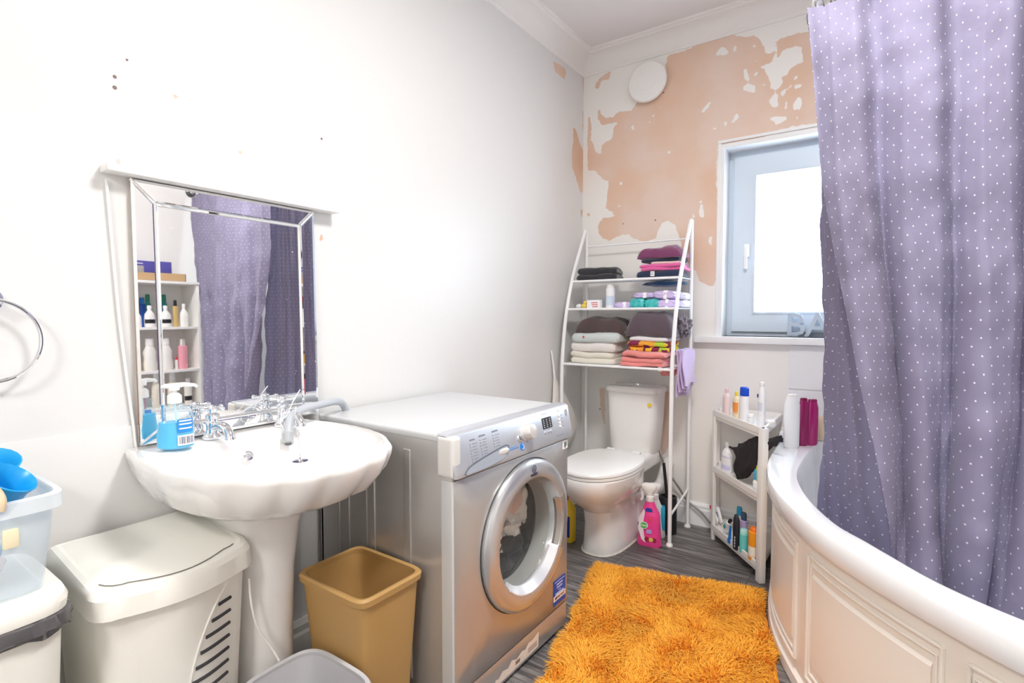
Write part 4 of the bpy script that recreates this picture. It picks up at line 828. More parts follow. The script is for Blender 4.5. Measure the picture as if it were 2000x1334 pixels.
pack('lavender pack lying left of the teal pack on the middle shelf', (-1.19, 2.80, z3), (.12, .10, .034), lav2, 2, rz=.05)
pack('teal patterned pack on the middle rack shelf', (-1.105, 2.785, z3), (.085, .10, .052), teal, 5, False); pack('teal patterned pack right of its twin, under the lavender packs', (-1.02, 2.785, z3), (.085, .10, .048), teal, 8, False)
pack('lavender pack lying across the teal packs', (-1.07, 2.80, z3+.053), (.12, .11, .030), lav2, 11); pack('lavender pack at the right end, lower of two', (-.945, 2.80, z3), (.105, .13, .044), lav2, 14); pack('lavender pack at the right end, upper of two', (-.955, 2.80, z3+.046), (.12, .13, .044), lav2, 17)
wb_ = M('white_film', (.84, .84, .92), .3, bump=.5, bscale=40)
pack('white pack at the far right end of the middle shelf, lower', (-.895, 2.88, z3), (.05, .10, .042), wb_, 20, False); pack('white pack at the far right end of the middle shelf, upper', (-.90, 2.88, z3+.044), (.06, .10, .038), wb_, 23, False)
# bottom shelf
towel('cream folded towel at the bottom of the left pile', (-1.352, 2.79, z4), (.27, .21, .066), towelmat('cream', (.80, .76, .66)), 2, 21, .02)
towel('white folded towel in the middle of the left pile', (-1.36, 2.79, z4+.067), (.285, .21, .052), towelmat('white', (.82, .78, .76)), 1, 23, 0)
T = towel('pale grey-blue folded blanket with a red mark in the left pile', (-1.345, 2.79, z4+.119), (.30, .21, .050), towelmat('greyblue', (.60, .66, .66)), 1, 25, 0, 'blanket', name='folded_blanket')
link('red_mark', lathe(NB(), [(.006, 0), (.005, -.003), (0, -.004)], (-.05, -.106, .032), 12, 'y'), red_pr, T)
towel('long dark brown folded towel on the left pile', (-1.335, 2.815, z4+.170), (.31, .20, .080), towelmat('brown', (.085, .055, .055)), 1, 27, 0, droop=.5)
T = towel('coral pink rolled towel at the bottom of the right pile', (-1.045, 2.775, z4), (.235, .22, .078), towelmat('coral', (.85, .28, .26)), 3, 31, 0)
tag_on(T, .105, -.122, .006, .022, .020)
mp_m = bpy.data.materials.new('harlequin_cloth'); mp_m.use_nodes = True; nt = mp_m.node_tree; tc = nt.nodes.new('ShaderNodeTexCoord'); vo = nt.nodes.new('ShaderNodeTexVoronoi'); vo.distance = 'CHEBYCHEV'; vo.inputs['Scale'].default_value = 32; cr = nt.nodes.new('ShaderNodeValToRGB'); cr.color_ramp.interpolation = 'CONSTANT'
for i, (pz, col) in enumerate([(0, (.22, .02, .07)), (.35, (.80, .55, .03)), (.52, (.30, .03, .08)), (.66, (.45, .62, .05)), (.80, (.82, .36, .04))]):
    e = cr.color_ramp.elements[i] if i < 2 else cr.color_ramp.elements.new(pz); e.position = pz; e.color = (*col, 1)
sep = nt.nodes.new('ShaderNodeSeparateColor'); nt.links.new(tc.outputs['Object'], vo.inputs[0]); nt.links.new(vo.outputs['Color'], sep.inputs[0]); nt.links.new(sep.outputs[0], cr.inputs[0]); nt.links.new(cr.outputs[0], nt.nodes['Principled BSDF'].inputs['Base Color']); nt.nodes['Principled BSDF'].inputs['Roughness'].default_value = .9
towel('patchwork towel of maroon, yellow and lime in the right pile', (-1.03, 2.79, z4+.080), (.225, .21, .052), mp_m, 2, 33, 0)
towel('thin white folded sheet above the patchwork towel', (-1.03, 2.80, z4+.133), (.225, .20, .026), towelmat('white2', (.82, .79, .80)), 1, 35, 0, 'sheet', name='folded_sheet')
towel('thick dark purple-brown folded blanket on the right pile', (-1.015, 2.80, z4+.160), (.27, .22, .108), towelmat('purple', (.105, .075, .095)), 1, 37, 0, 'blanket', name='folded_blanket', droop=.7, amp=.10)
o = thing('coral_towel_end', 'end of a coral towel hanging below the lowest rack shelf', 'towel', (-.96, 2.86, z4-.06)); link('cloth', lump(NB(), (-.96, 2.85, z4-.032), (.052, .04, .026), .3, 2, 3, 4), towelmat('coral', (.85, .28, .26)), o, world=True)
# lavender towel hung over the right side of the rack
lt_ = thing('hanging_towel', 'lavender towel hanging in folds from the right side of the rack', 'towel', (-.875, 2.80, .80))
for j in range(4):
    x_ = RX1+.012+j*.011; b2 = NB(); rws = []
    for q in range(14):
        v_ = q/13; z_ = z4+.095-v_*(.24-.02*j); yw = .085+.02*v_; y_ = 2.76+.03*v_
        rws.append([(x_+.006*math.sin(v_*5+i*.5+j)+.004*v_+(.006 if k_ else 0), y_-yw+2*yw*i/9, z_+.006*math.sin(i*.8+j)) for k_ in (0, 1) for i in (range(10) if k_ == 0 else reversed(range(10)))])
    rings(b2, rws); link('towel_fold', b2, lav, lt_, world=True, angle=1.2)
# right-end clothes seen past the post
o = thing('dark_cloth_end', 'dark frayed cloth end sticking out past the right rack post', 'cloth', (-.87, 2.90, z4+.18)); link('cloth', lump(NB(), (-.885, 2.86, z4+.215), (.035, .07, .055), .4, 3, 9, 4), towelmat('purple', (.105, .075, .095)), o, world=True)
# white cloth bag hanging at the left
wbg = thing('cloth_bag', 'white cloth bag hanging on the wall left of the toilet', 'bag', (-1.52, 2.74, .42))
def bagr(z, ry, rx, cy): return [(-1.558+.5*rx*math.cos(t), cy+ry*math.sin(t)*(1+.05*math.sin(5*t)), z) for t in np.linspace(0, 2*PI, 33)[:-1]]
link('bag_body', rings(NB(), [bagr(.40, .06, .02, 2.74), bagr(.42, .13, .038, 2.745), bagr(.50, .165, .045, 2.755), bagr(.60, .13, .04, 2.735), bagr(.70, .075, .03, 2.70), bagr(.78, .03, .018, 2.66), bagr(.82, .012, .010, 2.645)]), M('white_cotton', (.84, .80, .75), .9, bump=.3, bscale=30), wbg, world=True, angle=1)
link('bag_strap', tube(NB(), [(-1.558, 2.645, .81), (-1.565, 2.64, .90), (X0+.01, 2.635, .98)], .006, 8), white_pl, wbg, world=True)

# ------------------------------------------------------------------ things on the floor by the toilet
def sprayer(lab, loc, rz, bodym, trig, red=False, deco=False, s_=1.0):
    t = thing('spray_bottle', lab, 'spray bottle', loc, rz); t.scale = (s_, s_, s_*1.02); b2 = NB()
    loft(b2, [(0, 0, 0, .052, .030, 3.2), (0, 0, .006, .056, .033, 3), (0, 0, .05, .050, .031, 3), (0, 0, .10, .047, .029, 2.8), (.002, 0, .135, .044, .027, 2.6), (.002, 0, .150, .040, .025, 2.5), (0, 0, .175, .028, .020, 2.2), (0, 0, .195, .020, .016, 2), (0, 0, .205, .016, .015, 2)], 32); link('bottle_body', b2, bodym, t)
    link('neck_collar', lathe(NB(), [(.018, .200), (.019, .203), (.018, .222), (.014, .226)], k=18), trig, t)
    b2 = NB(); loft(b2, [(0, 0, .222, .014, .012, 2), (-.004, 0, .240, .020, .014, 2.4), (-.006, 0, .256, .034, .016, 2.6), (-.006, 0, .270, .036, .015, 2.6), (-.004, 0, .280, .024, .010, 2.2)], 20); tube(b2, [(-.030, 0, .263), (-.050, 0, .264)], [.010, .008], 12)
    link('spray_head', b2, trig, t); link('trigger', tube(NB(), smooth_pts([(-.026, 0, .250), (-.036, 0, .235), (-.034, 0, .215), (-.040, 0, .200)], 4), [.006]*13, 8), red_pr if red else trig, t)
    return t
pk = M('cleaner_pink', (.85, .06, .30), .25, coat=.3)
s1 = sprayer('pink antibacterial cleaner spray bottle standing beside the toilet', (-.968, 2.612, .0), .15, pk, white_pl, s_=1.12)
def fp_(x, z, l, w2=0): m_ = FY.copy(); m_.translation = Vector((x, -l, z)); return m_
link('label_swoosh', prism(NB(), [(-.046, .01), (-.03, -.04), (-.012, -.052), (-.018, -.02), (-.024, .03), (-.014, .09), (-.022, .10), (-.040, .06)], .001, fp_(0, .072, .0335)), M('label_pale', (.85, .72, .78), .4), s1, smooth=False)
link('oval_badge', lathe(NB(), [(.019, -.0345), (.019, -.0358), (0, -.036)], (-.020, 0, .098), 24, 'y', sx=.85), white_pr, s1); link('green_badge', lathe(NB(), [(.0165, -.0355), (.0165, -.0365), (0, -.0367)], (-.020, 0, .098), 24, 'y', sx=.85), M('badge_green', (.12, .50, .12), .4), s1)
text('badge_lettering', 'Dettol', .0125, fp_(-.020, .098, .0372), white_pr, s1)
link('blue_label', prism(NB(), [(-.018, -.008), (.018, -.008), (.013, .009), (-.011, .009)], .001, fp_(0, .166, .0245)), M('label_navy', (.03, .06, .40), .4), s1, smooth=False)
link('lilac_label', prism(NB(), [(-.012, -.009), (.012, -.009), (.012, .009), (-.012, .009)], .001, fp_(.004, .072, .034)), M('label_lilac', (.45, .35, .70), .4), s1, smooth=False)
link('red_arrow', prism(NB(), [(0, .012), (.014, .008), (.008, -.008)], .001, fp_(.002, .125, .032)), M('arrow_orange', (.85, .12, .06), .4), s1, smooth=False)
for x_, r_, cm in [(-.006, .011, M('pomegranate', (.35, .02, .06), .4)), (.012, .009, M('fruit_yellow', (.70, .60, .10), .4)), (.028, .010, M('pomegranate', (.35, .02, .06), .4)), (.020, .006, M('fruit_yellow', (.70, .60, .10), .4))]:
    link('fruit_print', lathe(NB(), [(r_, -.0325), (r_, -.0345), (0, -.035)], (x_, 0, .036), 16, 'y'), cm, s1)
s2 = sprayer('white spray bottle with blue label behind the pink spray bottle', (-.985, 2.735, .0), .35, M('spray_clear', (.72, .74, .74), .25), white_pl, red=True)
link('blue_side_label', bx2(NB(), (.030, -.026, .04), (.052, .026, .16), .004), M('label_cyan', (.03, .38, .60), .4), s2)
# toilet brush
tbr = thing('toilet_brush', 'black toilet brush in its black holder', 'toilet brush', (-.945, 2.82, 0))
link('holder', lathe(NB(), [(.046, 0), (.048, .004), (.048, .196), (.046, .200), (.038, .200), (.036, .19), (.0, .18)], k=28), black, tbr)
link('handle', tube(NB(), [(-.006, 0, .19), (-.014, 0, .28), (-.026, .0, .378)], .0085, 12), black, tbr)
link('price_label', bx2(NB(), (.018, -.0475, .012), (.034, -.044, .028)), white_pr, tbr, smooth=False)
# yellow and blue packet between washer and toilet
yb = thing('detergent_bottle', 'yellow and blue detergent bottle glimpsed behind the washing machine', 'bottle', (-1.36, 2.42, 0))
link('bottle_body', loft(NB(), [(0, 0, 0, .055, .035, 4), (0, 0, .17, .055, .035, 4), (0, 0, .20, .04, .03, 3), (0, 0, .215, .02, .02, 2)], 28), M('detergent_yellow', (.80, .55, .03), .4), yb); link('blue_label', bx2(NB(), (-.03, -.037, .03), (.048, -.0345, .14), .001), M('label_deepblue', (.01, .04, .30), .4), yb); link('cap', lathe(NB(), [(.02, .212), (.02, .24), (.0, .242)], k=16), red_pr, yb)

# ------------------------------------------------------------------ corner shelf unit beside the bath
A_, B_, Cc, D_ = Vector((-.722, 2.862, 0)), Vector((-.425, 2.508, 0)), Vector((-.415, 2.965, 0)), Vector((-.722, 2.965, 0))
cs = thing('corner_shelf', 'white plastic three-tier corner shelf between toilet and bath', 'shelf unit', (-.50, 2.80, 0))
pl_w = M('shelf_white_plastic', (.85, .83, .80), .35)
def post(p, w_=.028, d=None, nm='post', rz=0): link(nm, bx(NB(), (p.x, p.y, .345), (w_, w_*.8, .69), .004, rot=Matrix.Rotation(rz, 3, 'Z')), pl_w, cs, world=True)
hyp = (B_-A_).normalized(); ang = math.atan2(hyp.y, hyp.x)
post(A_+Vector((.004, .006, 0)), .022, rz=ang); post(B_+Vector((0, .012, 0)), .036, rz=ang); post(Cc, .022); post(D_, .022)
for z_ in (.085, .398, .690):
    poly = [A_, B_, Cc, D_]; c = sum(poly, Vector())/4
    def ring_(z, s_): return [Vector((c.x+(p.x-c.x)*s_, c.y+(p.y-c.y)*s_, z)) for p in poly]
    link('shelf', rings(NB(), [ring_(z_-.034, 1.0), ring_(z_-.028, 1.02), ring_(z_-.004, 1.03), ring_(z_, 1.02), ring_(z_, .96), ring_(z_-.018, .95)]), pl_w, cs, world=True, smooth=False)
    link('shelf_step', rings(NB(), [ring_(z_-.046, .97), ring_(z_-.034, .985)]), pl_w, cs, world=True, smooth=False)
# items: top tier (floor of tier = z-.018)
zt = .690-.0175; zm = .398-.0175; zb = .085-.0175
def on_edge(f, inn=.05): # point along the open side, moved inwards
    p = A_.lerp(B_, f); n = Vector((-hyp.y, hyp.x, 0)); return (p+n*inn)
def at_px(px, inn, z): # along the open side where the sight line through px crosses
    best = min(np.linspace(0.0, 1.1, 111), key=lambda f: abs(projx(on_edge(f, inn).x, on_edge(f, inn).y, z)-px)); p = on_edge(best, inn); return (p.x, p.y, z)
def projx(x, y, z): d = Vector((x, y, z))-CAM; return 1000+FPX*d.dot(RGT)/d.dot(FWD)
bottle('lotion_bottle', 'pale pink lotion bottle at the left end of the top tier', 'bottle', at_px(1418, .045, zt), .135, .026, M('pale_pink', (.85, .68, .68), .4), M('pink_cap', (.85, .55, .60), .4), .16, .6, rz=ang)
bottle('juice_bottle', 'small orange bottle with a yellow cap on the top tier', 'bottle', at_px(1438, .04, zt), .135, .024, M('orange_cream', (.85, .72, .50), .4), M('yellow_cap', (.85, .68, .05), .4), .15, .6, rz=ang, band=M('orange_label', (.88, .30, .06), .4), bandz=(.02, .72))
bottle('lotion_bottle', 'white lotion bottle with a bright blue flip cap on the top tier', 'bottle', at_px(1453, .035, zt), .168, .029, white_pr, M('blue_cap', (.01, .08, .62), .3), .24, .55, rz=ang, shape='straight', capr=.0275)
bottle('lotion_bottle', 'tall white bottle with a dark blue emblem at the right of the top tier', 'bottle', at_px(1486, .06, zt), .205, .031, white_pr, white_pl, .08, .55, rz=ang-.3, shape='waist', capr=.016, band=M('pale_emblem_label', (.70, .72, .82), .4), bandz=(.40, .60))
emb = C.objects[-1].parent if C.objects[-1].parent else None
bb = [o_ for o_ in C.objects if o_.get('label') == 'tall white bottle with a dark blue emblem at the right of the top tier'][0]
link('emblem', lathe(NB(), [(.009, -.0175), (.009, -.0192), (0, -.0195)], (.002, 0, .142), 18, 'y'), M('emblem_blue', (.02, .03, .25), .4), bb)
bottle('small_jar', 'little clear jar on the top tier between two white bottles', 'jar', at_px(1467, .05, zt), .045, .014, M('jar_clear', (.75, .77, .78), .2), white_pl, .3, 1, capr=.013)
bottle('small_jar', 'flat white pot near the right corner of the top tier', 'jar', at_px(1505, .10, zt), .03, .022, white_pl, white_pl, .4, 1, capr=.021)
# middle tier
bottle('detergent_bottle', 'white bottle with a lilac and pink label on the middle tier', 'bottle', at_px(1420, .05, zm), .150, .044, white_pr, white_pl, .12, .5, rz=ang, shape='flask', capr=.015, band=M('lilac_print', (.60, .58, .82), .4), bandz=(.1, .6))
bottle('shampoo_bottle', 'yellow bottle behind the black cloth on the middle tier', 'bottle', at_px(1484, .04, zm), .15, .026, M('yel_body', (.68, .70, .10), .4), M('grey_cap', (.5, .5, .5), .4), .15, .7, rz=ang)
bottle('shampoo_bottle', 'small bottle with a sky blue label on the middle tier by the post', 'bottle', at_px(1478, .03, zm), .10, .020, white_pr, M('skyblue', (.05, .42, .80), .4), .45, .8, rz=ang, capr=.015)
bottle('shampoo_bottle', 'teal bottle at the right of the middle tier', 'bottle', (-.428, 2.66, zm), .12, .024, M('teal_body', (.02, .38, .30), .35), M('teal_cap', (.03, .45, .38), .35), .2, .7)
# black cloth draped over the tier: thick sheet following a hand-shaped outline
bc = thing('black_cloth', 'crumpled black cloth hung over the middle tier of the corner shelf', 'cloth', at_px(1450, .0, .41))
ol = [(1420, 869), (1432, 873), (1441, 872), (1442, 866), (1450, 865), (1462, 858), (1477, 851), (1490, 853), (1505, 856), (1516, 851), (1524, 850), (1528, 861), (1520, 866), (1517, 873), (1510, 872), (1500, 882), (1488, 884), (1482, 893), (1479, 905), (1476, 920), (1470, 923), (1461, 934), (1452, 936), (1440, 937), (1432, 922), (1431, 915), (1437, 893), (1432, 880)]
def on_plane(px, py, k=0.0):
    n = Vector((-hyp.y, hyp.x, 0)); d = ptray(px, py); p0 = A_+n*(.03+k); t_ = (p0-CAM).dot(n)/d.dot(n); return CAM+d*t_
pol = [on_plane(*q) for q in ol]; o0 = A_; poly2 = [((p-o0).dot(hyp), p.z) for p in pol]
bm = NB(); L_ = 0
xs_ = np.arange(min(p[0] for p in poly2)-.004, max(p[0] for p in poly2)+.008, .004); zs_ = np.arange(min(p[1] for p in poly2)-.004, max(p[1] for p in poly2)+.008, .004)
gx, gz = np.meshgrid(xs_, zs_, indexing='ij'); sdg = sdist(np.stack([gx.ravel(), gz.ravel()], 1), poly2).reshape(gx.shape)
nn_ = Vector((-hyp.y, hyp.x, 0)); vd = {}
def cv_(i, j, side):
    k = (i, j, side)
    if k not in vd:
        u, z_ = xs_[i], zs_[j]; d = max(0, sdg[i, j]); th = .002+min(.022, d*.75)*(.6+.5*noise.noise(Vector((u*22, z_*14, 1)))); wv = .010*noise.noise(Vector((u*16, z_*16, 5)))
        vd[k] = bm.verts.new(o0+hyp*u+Vector((0, 0, z_))+nn_*(.03+wv+(-th if side else .003)))
    return vd[k]
ins_ = sdg > 0
for i in range(len(xs_)-1):
    for j in range(len(zs_)-1):
        if ins_[i, j] and ins_[i+1, j] and ins_[i, j+1] and ins_[i+1, j+1]:
            bm.faces.new((cv_(i, j, 1), cv_(i+1, j, 1), cv_(i+1, j+1, 1), cv_(i, j+1, 1))); bm.faces.new((cv_(i, j+1, 0), cv_(i+1, j+1, 0), cv_(i+1, j, 0), cv_(i, j, 0)))
for e in [e for e in bm.edges if len(e.link_faces) == 1]: pass
be = [e for e in bm.edges if len(e.link_faces) == 1]
bmesh.ops.bridge_loops(bm, edges=be) if be else None
link('cloth', bm, M('black_cotton', (.022, .018, .021), .9, bump=.3, bscale=200), bc, world=True)
# bottom tier
for i, (px, inn, hgt, tilt, lab) in enumerate([(1398, .03, .10, -.9, 'toothpaste tube with a red tip leaning at the left of the bottom tier'), (1408, .05, .11, -.6, 'white toothpaste tube behind the others on the bottom tier'), (1414, .02, .09, .7, 'toothpaste tube with a grey cap leaning right on the bottom tier')]):
    p = at_px(px, inn, zb+.02); t = thing('toothpaste_tube', lab, 'toothpaste', p, ang); b2 = NB()
    loft(b2, [(0, 0, 0, .019, .002, 2.5), (0, 0, .03, .018, .008, 2.3), (0, 0, .075, .014, .012, 2), (0, 0, .082, .008, .008, 2)], 20); bmesh.ops.rotate(b2, cent=(0, 0, 0), matrix=Matrix.Rotation(tilt, 3, 'Y'), verts=b2.verts); link('tube_body', b2, white_pr, t)
    b2 = lathe(NB(), [(.009, .080), (.009, .100), (.007, .102)], k=14); bmesh.ops.rotate(b2, cent=(0, 0, 0), matrix=Matrix.Rotation(tilt, 3, 'Y'), verts=b2.verts); link('tube_cap', b2, [red_pr, grey_pl, dark][i], t)
    b2 = bx2(NB(), (-.008, -.0135, .03), (.008, -.0095, .055), .001); bmesh.ops.rotate(b2, cent=(0, 0, 0), matrix=Matrix.Rotation(tilt, 3, 'Y'), verts=b2.verts); link('tube_print', b2, [M('tube_green', (.1, .4, .35), .4), grey_pr, M('tube_green', (.1, .4, .35), .4)][i], t)
hbp = at_px(1437, -.004, zb-.004)
hb2 = thing('hair_brush', 'dark paddle hair brush standing upright on the bottom tier', 'hair brush', hbp, ang)
link('brush_head', loft(NB(), [(0, 0, 0, .017, .010, 3), (0, 0, .01, .019, .011, 3), (0, 0, .10, .020, .012, 3), (0, 0, .145, .019, .011, 2.6), (0, 0, .163, .013, .008, 2.2), (0, 0, .170, .004, .003, 2)], 28), M('brush_dark', (.022, .024, .034), .45), hb2)
for j in range(4): link('side_mark', bx2(NB(), (.006, -.0128, .014+j*.014), (.012, -.0112, .023+j*.014), .0005), white_pr, hb2)
cb = thing('blue_comb', 'bright blue plastic brush handle left of the dark hair brush', 'comb', at_px(1425, .0, zb-.004), ang)
link('comb_body', loft(NB(), [(0, 0, 0, .013, .008, 2.5), (0, 0, .012, .015, .009, 2.5), (0, 0, .03, .008, .006, 2.2), (.003, 0, .06, .007, .006, 2.2), (.006, 0, .085, .004, .004, 2)], 24), M('comb_blue', (.01, .16, .55), .3), cb)
bottle('deodorant_bottle', 'small mint green deodorant bottle on the bottom tier', 'bottle', at_px(1452, .012, zb), .11, .019, M('mint_body', (.15, .62, .58), .3), M('mint_cap', (.40, .75, .70), .3), .2, .9, shape='straight', capr=.018)
bottle('shower_bottle', 'orange bottle with a cream lower label on the bottom tier', 'bottle', at_px(1471, .015, zb), .15, .027, M('orange_body', (.85, .33, .02), .3), M('orange_cap', (.90, .20, .02), .3), .12, .8, rz=ang, shape='straight', capr=.019, band=M('cream_label', (.82, .78, .68), .4), bandz=(.01, .50))
bottle('shower_bottle', 'lilac bottle with a dark cap standing behind the mint deodorant', 'bottle', at_px(1452, .055, zb), .155, .022, M('lilac_body', (.55, .45, .72), .35), M('cap_slate', (.05, .09, .16), .35), .22, .7, rz=ang, shape='straight', capr=.017)
bottle('shower_bottle', 'cyan capped white bottle at the back of the bottom tier', 'bottle', at_px(1443, .07, zb), .158, .020, white_pr, M('cap_cyan', (.02, .36, .62), .35), .25, .7, rz=ang, shape='straight', capr=.017)
bottle('shower_bottle', 'dark navy bottle beside the post at the back of the bottom tier', 'bottle', at_px(1482, .06, zb), .16, .022, M('body_navy', (.02, .07, .13), .3), black, .15, .7, rz=ang, shape='straight', capr=.019)

# ------------------------------------------------------------------ bath
outer = [(-.400, 3.022), (-.402, 2.80), (-.398, 2.55), (-.375, 2.30), (-.325, 2.08), (-.245, 1.885), (-.145, 1.705), (-.020, 1.550), (.112, 1.420), (.228, 1.325), (.38, 1.245), (.60, 1.205), (.85, 1.215), (1.05, 1.255), (1.195, 1.30)]
outer = smooth_pts([(a, b, 0) for a, b in outer], 8)
inner = [(-.255, 2.90), (-.262, 2.70), (-.268, 2.48), (-.262, 2.28), (-.232, 2.11), (-.176, 1.935), (-.100, 1.775), (-.030, 1.690), (.018, 1.630), (.116, 1.515), (.242, 1.425), (.40, 1.36), (.60, 1.335), (.78, 1.40), (.885, 1.60), (.93, 1.95), (.98, 2.40), (.95, 2.75), (.80, 2.90), (.3, 2.93), (-.05, 2.94), (-.20, 2.94)]
inner = smooth_pts([(a, b, 0) for a, b in inner], 6, True)
RIM = .580
bt = thing('corner_bath', 'white curved corner bath with cream panelled side', 'bathtub', (.40, 2.2, 0))
def offs(path, d, closed=False):
    out = []
    n = len(path)
    for i, p in enumerate(path):
        a = path[i-1] if (closed or i > 0) else path[0]; b = path[(i+1) % n] if (closed or i < n-1) else path[-1]
        t_ = (b-a).normalized(); nr = Vector((-t_.y, t_.x, 0)); out.append(p+nr*d)
    return out
# rim: ring between outer closed outline and inner hole
oc = list(outer)+[Vector((1.195, y_, 0)) for y_ in np.linspace(1.5, 3.022, 10)]+[Vector((x_, 3.022, 0)) for x_ in np.linspace(1.0, -.25, 12)]
bm = NB(); ctr = Vector((.35, 2.2, 0)); N_ = 240
def resample_ang(pts):
    out = []
    n = len(pts)
    for k in range(N_):
        a = 2*PI*k/N_; d = Vector((math.cos(a), math.sin(a), 0)); best = None
        for i in range(n):
            p, q = pts[i]-ctr, pts[(i+1) % n]-ctr; e = q-p; den = d.x*e.y-d.y*e.x
            if abs(den) < 1e-12: continue
            t_ = (p.x*e.y-p.y*e.x)/den; u = (p.x*d.y-p.y*d.x)/den
            if t_ > 0 and -1e-6 <= u <= 1+1e-6: best = t_ if best is None else max(best, t_)
        out.append(ctr+d*(best if best else .5))
    return out
RO = resample_ang(oc); RI = resample_ang(inner)
def lerp_r(f, z): return [Vector((o_.x+(i_.x-o_.x)*f, o_.y+(i_.y-o_.y)*f, z)) for o_, i_ in zip(RO, RI)]
def shrink(R_, d, z, edge=False):
    out = []
    for p in R_:
        q = p-ctr; L2 = q.length; out.append(Vector((ctr.x+q.x*(1-d/L2), ctr.y+q.y*(1-d/L2), z)))
    return out
rs = [shrink(RO, .022, RIM-.070), shrink(RO, .006, RIM-.068), shrink(RO, .0, RIM-.055), shrink(RO, .0, RIM-.014), shrink(RO, .0035, RIM-.005), shrink(RO, .011, RIM-.001), shrink(RO, .020, RIM), shrink(RI, -.012, RIM), shrink(RI, -.003, RIM-.003), shrink(RI, .002, RIM-.012), shrink(RI, .014, RIM-.08), shrink(RI, .030, RIM-.2), shrink(RI, .06, RIM-.32), shrink(RI, .12, RIM-.39), shrink(RI, .22, RIM-.41), shrink(RI, .45, RIM-.412)]
link('tub', rings(NB(), rs, True, False, True), acry, bt, world=True, angle=.7)
# side panel following the curve
PB = offs(outer, .030)   # left of travel = towards the bath centre
PB = offs(outer, .030) if (offs(outer, .03)[60]-ctr).length < (outer[60]-ctr).length else offs(outer, -.030)
sgn = 1 if (offs(outer, .03)[60]-ctr).length < (outer[60]-ctr).length else -1
def pth(s_, d):   # point on panel path at arclength fraction index s_ (float index), d outward
    i = int(max(0, min(len(PB)-2, math.floor(s_)))); f = s_-i; p = PB[i].lerp(PB[i+1], f); t_ = (PB[i+1]-PB[i]).normalized(); nr = Vector((-t_.y, t_.x, 0))*(-sgn); return p+nr*d
bm = NB(); prof = [(0, .512), (0, .05), (.004, .046), (.012, .040), (.014, .006), (.010, .002), (-.015, .002), (-.015, .512)]
rings(bm, [[pth(i, d)+Vector((0, 0, z)) for d, z in prof] for i in range(len(PB))]); link('side_panel', bm, panel_m, bt, world=True, angle=.5)
def idx_at(px, z=.40, lo=0, hi=100):
    return min(np.linspace(lo, min(hi, len(PB)-2), 600), key=lambda s_: abs(projx(pth(s_, 0).x, pth(s_, 0).y, z)-px))
imin = min(range(5, len(PB)-5), key=lambda i: projx(PB[i].x, PB[i].y, .3))
def frame(s0, s1, z0, z1, r=.006, d=.003, name='panel_moulding'):
    pts = []; n = max(6, int((s1-s0)*2))
    pts += [pth(s_, d)+Vector((0, 0, z1)) for s_ in np.linspace(s0, s1, n)]; pts += [pth(s1, d)+Vector((0, 0, z)) for z in np.linspace(z1, z0, 6)[1:]]
    pts += [pth(s_, d)+Vector((0, 0, z0)) for s_ in np.linspace(s1, s0, n)[1:]]; pts += [pth(s0, d)+Vector((0, 0, z)) for z in np.linspace(z0, z1, 6)[1:-1]]
    link(name, tube(NB(), pts, r, 8, closed=True), panel_m, bt, world=True)
def field(s0, s1, z0, z1):
    n = max(6, int((s1-s0)*2)); rws = []
    for s_ in np.linspace(s0, s1, n): rws.append([pth(s_, d)+Vector((0, 0, z)) for d, z in ((-.002, z1), (.006, z1-.012), (.006, z0+.012), (-.002, z0))])
    link('raised_field', rings(NB(), rws), panel_m, bt, world=True, angle=.2)
cuts = [(idx_at(1559, .40, imin), 4, True), (idx_at(1582, .42, imin), idx_at(1842, .40, imin), False), (idx_at(1893, .36, imin), len(PB)-12, False)]
for s1_, s0_, flip in cuts:
    a, b = (s0_, s1_) if flip else (s1_, s0_)
    if flip: a = max(a, 14)
    frame(a, b, .085, .462); frame(a+.55, b-.55, .108, .438, .004, .002); field(a+1.0, b-1.0, .128, .418)
# bottles on the rim
bottle('shampoo_bottle', 'tall white shampoo bottle on the back corner of the bath rim', 'bottle', (-.338, 2.69, RIM+.0005), .245, .034, white_pr, white_pl, .05, .55, rz=.5, shape='tube', capr=.022)
mg = M('magenta_body', (.30, .005, .10), .25, coat=.4)
bottle('shampoo_bottle', 'upside-down magenta bottle next to the white bottle on the bath rim', 'bottle', (-.300, 2.765, RIM+.0005), .222, .022, mg, M('magenta_dark', (.22, .003, .07), .3), .05, .6, rz=.5, shape='tube', capr=.016)
bottle('shampoo_bottle', 'glossy magenta bottle nearest the curtain on the bath rim', 'bottle', (-.268, 2.80, RIM+.0005), .215, .027, M('magenta_light', (.42, .01, .16), .2, coat=.4), mg, .05, .6, rz=.5, shape='tube', capr=.020)
bottle('shampoo_bottle', 'cream coloured bottle half hidden by the curtain on the bath rim', 'bottle', (-.235, 2.94, RIM+.0005), .14, .024, M('cream_body', (.80, .66, .45), .4), white_pl, .15, .7, rz=.3)
bottle('small_jar', 'small bottle with a dark blue label between shelf and white bottle', 'bottle', (-.385, 2.78, RIM+.0005), .075, .016, white_pr, white_pl, .25, .7, rz=.3, band=navy_pr, bandz=(.05, .45))

